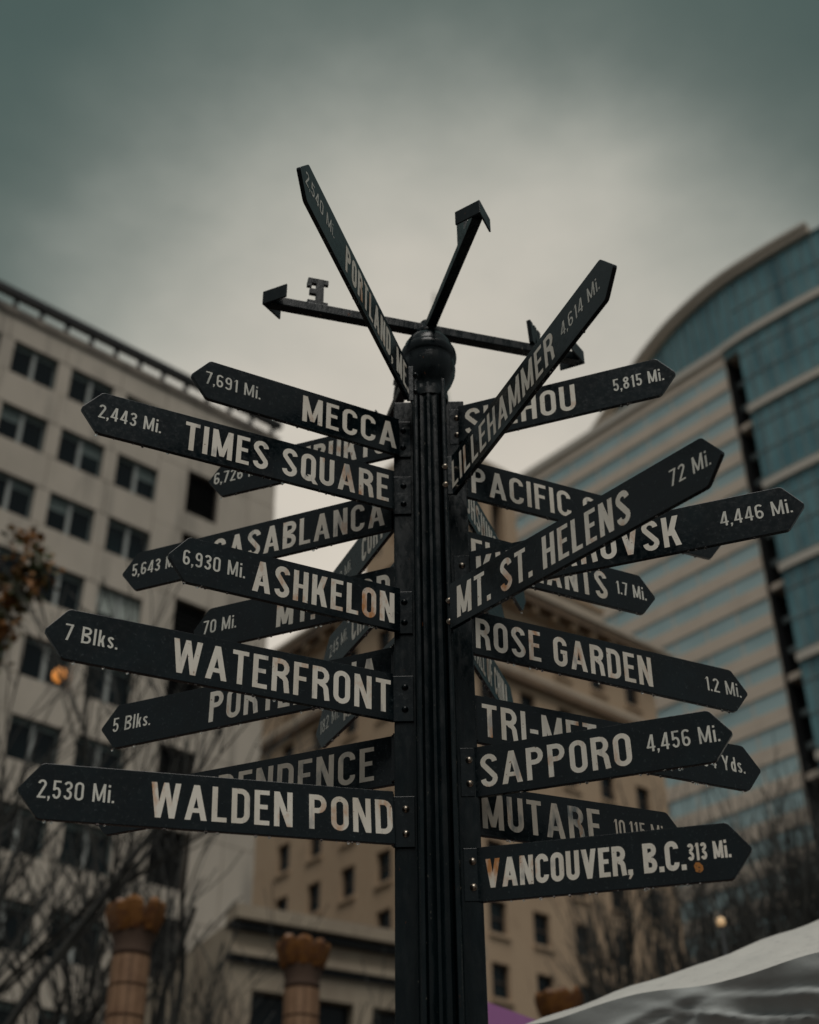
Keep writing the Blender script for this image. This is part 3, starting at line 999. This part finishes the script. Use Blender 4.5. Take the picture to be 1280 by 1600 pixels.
def glyph(ch, s, hs=None):
    """returns width and strokes; stroke = ('q', 4 points) or ('p', centreline) in cap-height units"""
    h = s / 2
    hs = hs or s * .88                 # horizontal strokes slightly lighter
    w = .50
    Q = lambda a, b, y0, c, d, y1: ('q', [(a, y0), (b, y0), (d, y1), (c, y1)])
    Rr = lambda x0, y0, x1, y1: ('q', [(x0, y0), (x1, y0), (x1, y1), (x0, y1)])
    P_ = lambda pts: ('p', pts)
    stad = lambda w_, y0=0, y1=1: arc(w_ - w_ / 2, y1 - w_ / 2, w_ / 2 - h, w_ / 2 - h, 0, 180, 10) + arc(w_ / 2, y0 + w_ / 2, w_ / 2 - h, w_ / 2 - h, 180, 360, 10) + [(w_ - h, y1 - w_ / 2)]
    V = lambda a: a
    if ch == 'A':
        w = .60
        return w, [Q(0, s * 1.06, 0, w / 2 - s * .53, w / 2 + s * .53, 1), Q(w - s * 1.06, w, 0, w / 2 - s * .53, w / 2 + s * .53, 1), Rr(.15, .21, w - .15, .21 + hs)]
    if ch == 'B':
        return w, [Rr(0, 0, s, 1), P_([(s * .6, 1 - h)] + arc(w - .22, .76, .22 - h, .24 - h, 90, -90) + [(s * .6, .52)]),
                   P_([(s * .6, .52)] + arc(w - .23, .26, .23 - h, .26 - h, 90, -90) + [(s * .6, h)])]
    if ch in 'CG':
        st = arc(w / 2, 1 - w / 2, w / 2 - h, w / 2 - h, -8, 180, 10) + arc(w / 2, w / 2, w / 2 - h, w / 2 - h, 180, 360 + (8 if ch == 'C' else 0), 10)
        if ch == 'C':
            return w, [P_(st)]
        return w, [P_(st + [(w - h, .5)]), Rr(w * .52, .50 - hs * .5, w, .50 + hs * .5)]
    if ch == 'D':
        return w, [Rr(0, 0, s, 1), P_([(s * .6, 1 - h)] + arc(w - .25, .73, .25 - h, .27 - h, 90, 0) + arc(w - .25, .27, .25 - h, .27 - h, 0, -90) + [(s * .6, h)])]
    if ch in 'EF':
        w = .42
        r_ = [Rr(0, 0, s, 1), Rr(s * .5, 1 - hs, w, 1), Rr(s * .5, .5 - hs / 2 + .02, w - .05, .5 + hs / 2 + .02)]
        if ch == 'E':
            r_.append(Rr(s * .5, 0, w, hs))
        return w, r_
    if ch == 'H':
        return w, [Rr(0, 0, s, 1), Rr(w - s, 0, w, 1), Rr(s * .5, .5 - hs / 2, w - s * .5, .5 + hs / 2)]
    if ch == 'I':
        return s, [Rr(0, 0, s, 1)]
    if ch == 'K':
        w = .52
        return w, [Rr(0, 0, s, 1), Q(s * .7, s * 1.9, .36, w - s * 1.12, w, 1), Q(w - s * 1.05, w + .01, 0, s * 1.2, s * 2.25, .60)]
    if ch == 'L':
        return .41, [Rr(0, 0, s, 1), Rr(s * .5, 0, .41, hs)]
    if ch == 'M':
        w = .66
        return w, [Rr(0, 0, s, 1), Rr(w - s, 0, w, 1), Q(w / 2 - s * .45, w / 2 + s * .45, .06, s * .02, s * 1.02, 1), Q(w / 2 - s * .45, w / 2 + s * .45, .06, w - s * 1.02, w - s * .02, 1)]
    if ch == 'N':
        w = .52
        return w, [Rr(0, 0, s, 1), Rr(w - s, 0, w, 1), Q(w - s * 1.05, w - .0, 0, 0, s * 1.05, 1)]
    if ch in 'OQ0':
        if ch == '0':
            w = .46
        r_ = [P_(stad(w))]
        if ch == 'Q':
            r_.append(Q(w - s * .5, w + .08, -.06, w * .42, w * .42 + s * 1.1, .24))
        return w, r_
    if ch in 'PR':
        r_ = [Rr(0, 0, s, 1), P_([(s * .6, 1 - h)] + arc(w - .24, .73, .24 - h, .27 - h, 90, -90) + [(s * .6, .46 + h)])]
        if ch == 'R':
            r_.append(P_([(w - .26, .46 + h * .6)] + arc(w - .26, .28, .26 - h - .01, .2, 80, 20, 4) + [(w - h - .005, .2), (w - h + .02, 0)]))
        return w, r_
    if ch in 'S':
        r_ = w / 2 - h
        return w, [P_(arc(w / 2, 1 - w / 2 + .01, r_, r_ - .0, 0, 200, 9) + [(w / 2, .5)] + arc(w / 2, w / 2 - .01, r_, r_, 20, -180, 9))]
    if ch == 'T':
        w = .46
        return w, [Rr(w / 2 - h, 0, w / 2 + h, 1), Rr(0, 1 - hs, w, 1)]
    if ch == 'U':
        return w, [P_([(h, 1)] + arc(w / 2, w / 2, w / 2 - h, w / 2 - h, 180, 360, 10) + [(w - h, 1)])]
    if ch == 'V':
        w = .56
        return w, [Q(w / 2 - s * .52, w / 2 + s * .52, 0, 0, s * 1.06, 1), Q(w / 2 - s * .52, w / 2 + s * .52, 0, w - s * 1.06, w, 1)]
    if ch == 'W':
        w = .80
        return w, [Q(w * .27 - s * .5, w * .27 + s * .5, 0, 0, s, 1), Q(w * .27 - s * .5, w * .27 + s * .5, 0, w / 2 - s * .45, w / 2 + s * .45, 1),
                   Q(w * .73 - s * .5, w * .73 + s * .5, 0, w / 2 - s * .45, w / 2 + s * .45, 1), Q(w * .73 - s * .5, w * .73 + s * .5, 0, w - s, w, 1)]
    if ch == 'Y':
        w = .54
        return w, [Rr(w / 2 - h, 0, w / 2 + h, .45), Q(w / 2 - h, w / 2 + h, .40, 0, s * 1.1, 1), Q(w / 2 - h, w / 2 + h, .40, w - s * 1.1, w, 1)]
    if ch == 'Z':
        w = .46
        return w, [Rr(0, 1 - hs, w, 1), Rr(0, 0, w, hs), Q(0, s * 1.25, hs * .8, w - s * 1.25, w, 1 - hs * .8)]
    if ch == '1':
        w = .26
        return w, [Rr(w - s, 0, w, 1), Q(0, .02, .78, w - s * 1.0, w - s * .2, 1)]
    if ch == '2':
        w = .44
        return w, [P_(arc(w / 2, .77, w / 2 - h, .23 - h, 175, -30, 9) + [(h + .03, hs)]), Rr(0, 0, w, hs)]
    if ch == '3':
        w = .44
        return w, [P_(arc(w / 2, .76, w / 2 - h, .24 - h, 165, -80, 8) + [(w * .38, .53)]), P_([(w * .38, .53)] + arc(w / 2, .265, w / 2 - h, .265 - h, 80, -165, 9))]
    if ch == '4':
        w = .48
        return w, [Rr(w * .60, 0, w * .60 + s, 1), Rr(0, .20, w, .20 + hs), Q(0, s * 1.1, .2 + hs * .4, w * .60 - s * .2, w * .60 + s * .6, 1)]
    if ch == '5':
        w = .44
        return w, [Rr(.03, 1 - hs, w - .02, 1), Rr(.03, .46, .03 + s, 1), P_([(.05, .5)] + arc(w / 2, .32, w / 2 - h, .32 - h, 100, -160, 10))]
    if ch in '69':
        w = .45
        pts = arc(w / 2, .29, w / 2 - h, .29 - h, 0, 360, 14)
        st = arc(w / 2, 1 - w / 2, w / 2 - h, w / 2 - h, 20, 180, 8) + [(h, .3)]
        if ch == '9':
            pts = [(w - x, 1 - y) for x, y in pts]
            st = [(w - x, 1 - y) for x, y in st]
        return w, [P_(pts), P_(st)]
    if ch == '7':
        w = .43
        return w, [Rr(0, 1 - hs, w, 1), Q(.08, .08 + s * 1.05, 0, w - s * 1.05, w, 1 - hs * .6)]
    if ch == '8':
        w = .45
        return w, [P_(arc(w / 2, .77, w / 2 - h - .015, .23 - h, 0, 360, 12)), P_(arc(w / 2, .275, w / 2 - h, .275 - h, 0, 360, 12))]
    if ch == 'i':
        return s, [Rr(0, 0, s, .70), Rr(0, .84, s, .84 + s * 1.05)]
    if ch == 'l':
        return s, [Rr(0, 0, s, 1.0)]
    if ch == 'k':
        w = .36
        return w, [Rr(0, 0, s, 1), Q(s * .7, s * 1.8, .24, w - s * 1.1, w - .02, .70), Q(w - s * 1.0, w + .01, 0, s * 1.2, s * 2.2, .42)]
    if ch == 's':
        w = .34
        r_ = w / 2 - h
        return w, [P_(arc(w / 2, .53, r_, .17 - h, 10, 220, 7) + [(w / 2, .355)] + arc(w / 2, .185, r_, .185 - h, 40, -170, 7))]
    if ch == 'd':
        w = .38
        return w, [Rr(w - s, 0, w, 1), P_(arc(w / 2, .35, w / 2 - h, .35 - h, 0, 360, 12))]
    if ch == '.':
        return s, [Rr(0, 0, s, s)]
    if ch == ',':
        return s, [Rr(0, 0, s, s), Q(0, s * .45, -.13, s * .35, s, .01)]
    if ch == '-':
        return .26, [Rr(0, .36, .26, .36 + hs)]
    return .26, []


GL = {}


def glyph_mesh(ch, s, mat, hs=None):
    key = (ch, round(s, 3), mat.name, hs)
    if key in GL:
        return GL[key]
    w, strokes = glyph(ch, s, hs)
    mb = MB()
    h = s / 2
    for k, (typ, pts) in enumerate(strokes):
        z = .00012 * k
        if typ == 'q':
            mb.add([(x, y, z) for x, y in pts], [(0, 1, 2, 3)])
        else:
            L2, R2 = [], []
            n = len(pts)
            closed = math.dist(pts[0], pts[-1]) < 1e-4
            for i in range(n):
                if closed:
                    a, b = pts[(i - 1) % (n - 1)], pts[(i + 1) % (n - 1) if i < n - 1 else 1]
                else:
                    a, b = pts[max(i - 1, 0)], pts[min(i + 1, n - 1)]
                dx, dy = b[0] - a[0], b[1] - a[1]
                l = math.hypot(dx, dy) or 1
                nx, ny = -dy / l, dx / l
                L2.append((pts[i][0] + nx * h, pts[i][1] + ny * h, z))
                R2.append((pts[i][0] - nx * h, pts[i][1] - ny * h, z))
            mb.add(L2 + R2, [(i, i + n, i + n + 1, i + 1) for i in range(n - 1)])
    GL[key] = (w, mb.mesh('glyph', mat))
    return GL[key]


def write(text, parent, BM, x0, x1, zc, cap, s, mat, face):
    """lay a line of text on the blade; x0 to x1 in blade metres (x1 < x0 reads towards the root)"""
    gap = .15 if s > .15 else .13
    bold_ = s > .17
    if bold_:
        gap = .085
    space = .34
    hs = round(s * .86, 3)
    raw = sum(space if ch == ' ' else glyph(ch, s)[0] + gap for ch in text) - gap
    s = round(min(max(s * cap / (abs(x1 - x0) / raw), s * .72), s * (1.0 if bold_ else 1.25)), 2)      # keep the stems as heavy whatever the width
    total = 0
    items = []
    for i, ch in enumerate(text):
        if ch == ' ':
            total += space
            continue
        w_, me = glyph_mesh(ch, s, mat, hs)
        items.append((total, me))
        total += w_ + (gap * .75 if i + 1 < len(text) and (ch in '.,' or text[i + 1] in '.,') else gap)
    total -= gap
    k = abs(x1 - x0) / total
    dirx = 1 if x1 > x0 else -1
    ny = -1 if dirx > 0 else 1
    for off, me in items:
        M = Matrix(((dirx * k, 0, 0, x0 + dirx * off * k), (0, 0, ny, ny * face), (0, cap, 0, zc - cap / 2), (0, 0, 0, 1)))
        obj('letter', me, parent, BM @ M)


# ------------------------------------------------------------------ the signpost
BLADES = [
    (-0.0943, -0.0279, 208.16, 0.6656, 4.0831, -0.21, 'MECCA', [0.318, 0.008], '7,691 Mi.', [0.622, 0.452]),
    (-0.1096, -0.0437, 206.39, 0.933, 3.8719, -0.2, 'TIMES SQUARE', [0.64, 0.016], '2,443 Mi.', [0.884, 0.708]),
    (-0.094, -0.0312, 206.56, 0.6697, 3.4662, 0.13, 'ASHKELON', [0.433, 0.016], '6,930 Mi.', [0.628, 0.455]),
    (-0.1133, -0.0259, 205.4, 0.9304, 3.1971, -0.27, 'WATERFRONT', [0.607, 0.006], '7 Blks.', [0.881, 0.748]),
    (-0.1098, -0.0437, 198.77, 0.9231, 2.8479, -2.24, 'WALDEN POND', [0.611, 0.004], '2,530 Mi.', [0.876, 0.697]),
    (-0.0948, 0.0285, 160.4, 0.6612, 4.1257, 0.55, 'TIMBUKTU', [0.427, 0.035], '6,726 Mi.', [0.639, 0.464]),
    (-0.1141, 0.015, 160.28, 0.92, 3.8401, -0.69, 'CASABLANCA', [0.596, 0.021], '5,643 Mi.', [0.882, 0.713]),
    (-0.0958, 0.0263, 158.87, 0.674, 3.5802, 0.14, 'MT. HOOD', [0.389, 0.024], '70 Mi.', [0.638, 0.524]),
    (-0.1113, 0.0401, 159.66, 0.9389, 3.3173, -0.5, 'PORTLANDIA', [0.573, 0.044], '5 Blks.', [0.897, 0.769]),
    (-0.1108, 0.0393, 160.02, 0.9285, 3.0438, -0.36, 'INDEPENDENCE', [0.733, 0.054], None, None),
    (-0.0634, -0.1147, 253.05, 0.8826, 4.2308, 0.51, 'PORTLAND, ME.', [0.551, 0.0], '2,540 Mi.', [0.847, 0.639]),
    (0.0717, -0.1066, 295.44, 0.9114, 3.8756, 0.96, 'LILLEHAMMER', [0.0, 0.61], '4,614 Mi.', [0.651, 0.844]),
    (0.0536, -0.1323, 311.83, 0.929, 3.4146, -1.36, 'MT. ST. HELENS', [0.028, 0.648], '72 Mi.', [0.774, 0.895]),
    (0.0964, -0.0232, 340.67, 0.6734, 4.1317, -0.3, 'SUZHOU', [0.02, 0.369], '5,815 Mi.', [0.485, 0.637]),
    (0.1131, -0.0271, 341.13, 0.9341, 3.5879, -0.01, 'KHABAROVSK', [0.018, 0.599], '4,446 Mi.', [0.709, 0.9]),
    (0.0988, -0.0065, 342.51, 0.6723, 2.9829, 0.27, 'SAPPORO', [0.021, 0.417], '4,456 Mi.', [0.456, 0.639]),
    (0.0985, -0.0083, 344.0, 0.6739, 2.7084, -1.36, 'VANCOUVER, B.C.', [0.023, 0.516], '313 Mi.', [0.521, 0.623]),
    (0.1134, 0.0189, 24.59, 0.9116, 3.954, -0.42, 'PACIFIC OCEAN', [0.012, 0.689], None, None),
    (0.0942, 0.0289, 26.07, 0.6637, 3.701, -0.1, 'ELEPHANTS', [0.024, 0.487], '1.7 Mi.', [0.52, 0.628]),
    (0.1127, 0.0233, 24.44, 0.9151, 3.4213, -1.03, 'ROSE GARDEN', [0.006, 0.578], '1.2 Mi.', [0.763, 0.888]),
    (0.1117, 0.0256, 23.67, 0.9077, 3.154, -0.31, 'TRI-MET', [0.016, 0.368], '54 Yds.', [0.708, 0.85]),
    (0.0906, 0.0412, 22.83, 0.6406, 2.9031, 0.48, 'MUTARE', [0.028, 0.376], '10,115 Mi.', [0.417, 0.579]),
    (-0.0513, 0.0985, 116.0, 0.72, 3.986, -0.05, 'CORVALLIS', [0.39, 0.0], '82 Mi.', [0.62, 0.48]),
    (-0.0427, 0.1075, 117.03, 0.7142, 3.7307, 0.39, 'CRATER LAKE', [0.47, 0.02], '245 Mi.', [0.655, 0.505]),
    (-0.041, 0.1111, 118.42, 0.7204, 3.4655, -0.09, 'MT. BACHELOR', [0.5, 0.02], '182 Mi.', [0.685, 0.535]),
    (0.0688, 0.0985, 71.15, 0.8068, 4.0253, 0.28, 'KAOHSIUNG', [-0.0, 0.46], None, None),
    (0.0261, 0.1066, 69.99, 0.6337, 3.8513, 0.36, None, None, None, None),
    (0.0474, 0.1019, 72.48, 0.72, 3.5539, -0.01, 'GREAT WALL OF CHINA', [0.02, 0.62], None, None),
]
PX = .005
SP = thing('signpost', 'dark green mileage signpost bristling with arrow signs, weathervane on top', 'signpost', (PX, 0, 0))
PM = Matrix.Translation((PX, 0, 0))
# fluted column
n = 48
prof = []
mb = MB()
ring = lambda r_, z: [((r_ - (.0045 if k % 4 in (1, 2) else 0)) * math.cos(2 * math.pi * k / n), (r_ - (.0045 if k % 4 in (1, 2) else 0)) * math.sin(2 * math.pi * k / n), z) for k in range(n)]
lv_ = [(.062, .0), (.062, 1.0), (.060, 2.4), (.058, 4.28)]
for i, (r_, z) in enumerate(lv_):
    mb.v += ring(r_, z)
for i in range(len(lv_) - 1):
    for k in range(n):
        k2 = (k + 1) % n
        mb.f.append((i * n + k, i * n + k2, (i + 1) * n + k2, (i + 1) * n + k))
mb.f.append(tuple(3 * n + k for k in range(n)))
cm = mb.mesh('post_column', M_POST)
smooth_by_angle(cm, 30)
obj('column', cm, SP, PM)
obj('base', MB().lathe([(.22, 0), (.22, .08), (.17, .12), (.15, .5), (.10, .56), (.065, .62)], 24).mesh('post_base', M_POST), SP, PM)


def bevelled(mesh, wdt=.003):
    import bmesh
    bm = bmesh.new()
    bm.from_mesh(mesh)
    bmesh.ops.bevel(bm, geom=bm.edges[:] , offset=wdt, segments=2, affect='EDGES', profile=.6)
    bm.to_mesh(mesh)
    bm.free()
    return mesh


for x0, x1 in ((-.112, -.048), (.048, .106)):
    obj('flange', bevelled(MB().box((x0, -.014, .62), (x1, .014, 4.235)).mesh('post_flange', M_POST)), SP, PM)
for sx in (-1, 1):
    for sy in (-1, 1):
        obj('flange', bevelled(MB().box((sx * .042 - .006, min(sy * .03, sy * .108), .62), (sx * .042 + .006, max(sy * .03, sy * .108), 4.25)).mesh('post_fin', M_POST), .004), SP, PM)
fin = MB().lathe([(.060, 4.235), (.060, 4.262), (.052, 4.268), (.052, 4.285), (.060, 4.300), (.074, 4.326), (.083, 4.352), (.0855, 4.372),
                  (.0855, 4.378), (.082, 4.381), (.0825, 4.392), (.082, 4.402), (.0845, 4.406), (.0895, 4.416), (.0905, 4.430), (.088, 4.444), (.081, 4.450), (.080, 4.455),
                  (.077, 4.472), (.066, 4.492), (.048, 4.504), (.040, 4.507), (.040, 4.512), (.046, 4.516), (.046, 4.526), (.032, 4.540), (.026, 4.575), (.002, 4.58)], 40)
fm = fin.mesh('finial', M_POST)
smooth_by_angle(fm, 40)
obj('finial', fm, SP, PM)
# weathervane arms with arrowheads and compass letters
ZA = 4.545
for ch, az in (('E', 197.0), ('W', 17.0), ('N', 287.0), ('S', 107.0)):
    AM = PM @ Matrix.Translation((0, 0, ZA)) @ Matrix.Rotation(math.radians(az), 4, 'Z')
    ar = obj('vane_arm', bevelled(MB().box((.02, -.016, -.017), (.522, .016, .017)).mesh('vane_arm', M_POST), .003), SP, AM)
    hd = MB()
    for sgn in (1, -1):
        c_, s_ = math.cos(math.radians(180 - sgn * 40)), math.sin(math.radians(180 - sgn * 40))
        Mh = Matrix.Translation((.545, 0, .012)) @ Matrix.Rotation(math.radians(180 - sgn * 40), 4, 'Z')
        hd.box((-.002, -.0028, -.027), (.084, .0028, .027), Mh)
    obj('arrowhead', bevelled(hd.mesh('vane_head', M_POST), .0015), ar, AM)
    w_, strokes = glyph(ch, .20)
    lt = MB()
    for k, (typ, pts) in enumerate(strokes):
        if typ == 'q':
            lt.prism(list(reversed(pts)), -.5 + .01 * k, .5 - .01 * k)
        else:
            lw2 = .1
            for (ax, ay), (bx, by) in zip(pts, pts[1:]):
                l = math.dist((ax, ay), (bx, by))
                if l < 1e-6:
                    continue
                nx, ny = -(by - ay) / l * lw2, (bx - ax) / l * lw2
                lt.prism([(ax + nx, ay + ny), (bx + nx, by + ny), (bx - nx, by - ny), (ax - nx, ay - ny)], -.5, .5)
    if ch == 'E':                                        # slab serifs
        lt.prism([(w_ - .10, .70), (w_ + .02, .70), (w_ + .02, .86), (w_ - .10, .86)], -.45, .45)
        lt.prism([(-.12, 0), (.02, 0), (.02, .16), (-.12, .16)], -.45, .45)
        lt.prism([(-.12, .84), (.02, .84), (.02, 1), (-.12, 1)], -.45, .45)
    LM = AM @ Matrix.Translation((.352, 0, .017)) @ Matrix.Diagonal((.125, .014, .118, 1))
    if ch == 'W':                                        # this letter has been knocked round on its bolt
        LM = AM @ Matrix.Translation((.375, 0, .017)) @ Matrix.Rotation(math.radians(44), 4, 'Z') @ Matrix.Translation((-.045, 0, 0)) @ Matrix.Diagonal((.10, .014, .088, 1))
    obj('compass_letter', lt.mesh('compass_letter', M_POST), ar, LM)

# arrow signs
BH_, TIP, TH = .14, .053, .006
DROP = MB()
for i in range(5):
    pass


def drop_shape(mb, c, r):
    n = 8
    prof = [(0.35, .9), (.75, .45), (1.0, -.15), (.8, -.75), (.35, -1.05)]
    b = []
    for rr, zz_ in prof:
        b += [(c[0] + rr * r * math.cos(2 * math.pi * k / n), c[1] + rr * r * math.sin(2 * math.pi * k / n), c[2] + zz_ * r) for k in range(n)]
    f = []
    for i in range(len(prof) - 1):
        f += [(i * n + k, (i + 1) * n + k, (i + 1) * n + (k + 1) % n, i * n + (k + 1) % n) for k in range(n)]
    f += [tuple(range(n)), tuple((len(prof) - 1) * n + n - 1 - k for k in range(n))]
    mb.add(b, f)


bolt_m = MB().lathe([(.0095, 0), (.0095, .0015), (.0075, .0016), (.0072, .005), (.005, .0075), (.001, .0085)], 10).mesh('bolt', M_BOLT, True)
BOLT = bolt_m
BOLT_DARK = bolt_m.copy()
BOLT_DARK.materials[0] = M_POST
rs = random.Random(21)


def fillet(poly, r_):
    out = []
    n = len(poly)
    for i in range(n):
        p, a, b = Vector(poly[i]), Vector(poly[i - 1]), Vector(poly[(i + 1) % n])
        d1, d2 = (a - p).normalized(), (b - p).normalized()
        q1, q2 = p + d1 * r_, p + d2 * r_
        out += [tuple(q1), tuple((q1 + q2 + 2 * p) / 4 * .6 + (q1 + q2) / 2 * .4), tuple(q2)]
    return out


for (rx, ry, az, L, z, tilt, txt, tr_, dst, dr_) in BLADES:
    BM = Matrix.Translation((rx, ry, z)) @ Matrix.Rotation(math.radians(az), 4, 'Z') @ Matrix.Rotation(math.radians(-tilt), 4, 'Y')
    near_left = 190 < az < 230
    x_in = -.002
    poly = [(x_in, -BH_ / 2), (L - TIP, -BH_ / 2), (L, 0), (L - TIP, BH_ / 2), (x_in, BH_ / 2)]
    poly = [poly[0]] + fillet(poly, .006)[3:12] + [poly[4]]
    me = bevelled(MB().prism(poly, -TH, TH).mesh('arrow_sign', M_PAINT), .0012)
    so = obj('arrow_sign', me, SP, BM)
    words = ' '.join(x for x in (txt, dst) if x)
    so['label'] = 'arrow sign reading ' + words if words else 'steep blank arrow sign at the back'
    worn = txt in ('MUTARE', 'INDEPENDENCE')
    bold = txt == 'VANCOUVER, B.C.'
    if txt:
        cap = .074 if bold else (.090 if txt in ('SAPPORO', 'WALDEN POND') else .097)
        write(txt, so, BM, tr_[0], tr_[1], -.001 if not bold else 0.0, cap, .178 if bold else .150, M_LETTER_WORN if worn else M_LETTER, TH + .0006)
    if dst:
        write(dst, so, BM, dr_[0], dr_[1], .005, .043 if bold else .046, .18 if bold else .118, M_LETTER_WORN if worn else (M_LETTER if bold else M_LETTER_THIN), TH + .0006)
    # bracket that folds from the sign onto the post and its two bolts
    steep = 235 < az < 315 or 60 < az < 125
    if steep:
        sx = 1 if rx > 0 else -1
        sy = -1 if ry < 0 else 1
        xa, xb = sorted((rx - PX, sx * .0485))
        ya = sy * .104
        obj('bracket', bevelled(MB().box((xa, min(ya, ya + sy * .006), z - BH_ / 2 + .002), (xb, max(ya, ya + sy * .006), z + BH_ / 2 - .002)).mesh('bracket', M_PAINT), .001), so, PM)
        bx = sx * .042
        face_y, nrm = sy * .108, sy
    else:
        sx = 1 if rx > 0 else -1
        sy = -1 if ry < 0 else 1
        edge = rx - PX + (0.001 * sx)
        inner = sx * .060
        xa, xb = sorted((edge, inner))
        proud = .0205 if sx < 0 else .0155
        y0_, y1_ = sorted((sy * .0145, sy * proud))
        obj('bracket', bevelled(MB().box((xa, y0_, z - BH_ / 2 + .002), (xb, y1_, z + BH_ / 2 - .002)).mesh('bracket', M_PAINT), .001), so, PM)
        if abs(ry) > .021:                              # short web between flange and the sign's root
            wa, wb = sorted((sy * proud, ry))
            obj('bracket_web', MB().box((edge - .004, wa, z - BH_ / 2 + .004), (edge + .003, wb, z + BH_ / 2 - .004)).mesh('bracket_web', M_PAINT), so, PM)
        bx = sx * .083
        face_y, nrm = sy * proud, sy
    for dz in (-.033, .033):
        obj('bolt', BOLT if (bx > 0 or txt == 'WALDEN POND') else BOLT_DARK, so, PM @ Matrix.Translation((bx, face_y, z + dz)) @ Matrix.Rotation(math.radians(90 if nrm < 0 else -90), 4, 'X'))
    # rain drops hanging from the lower edge
    dm = MB()
    for _ in range(rs.randint(10, 20)):
        x = rs.uniform(.06, L - TIP + .01)
        drop_shape(dm, (x, rs.uniform(-.003, .003), -BH_ / 2 - .0018), rs.choice((.0016, .0022, .003, .0038, .0043)))
    do = obj('water_drops', dm.mesh('water_drops', M_WATER, True), so, BM)
    do['kind'] = 'stuff'
    if bold:                                            # small orange hand sticker under the distance
        sm = MB()
        sm.add([(x, y, 0) for x, y in [(-.009, -.010), (.003, -.014), (.010, -.006), (.009, .003), (.002, .012), (-.007, .013), (-.012, .005)]], [tuple(range(7))])
        obj('sticker', sm.mesh('sticker', M_STICKER), so, BM @ Matrix(((1, 0, 0, .545), (0, 0, -1, -TH - .0009), (0, 1, 0, -.034), (0, 0, 0, 1))))
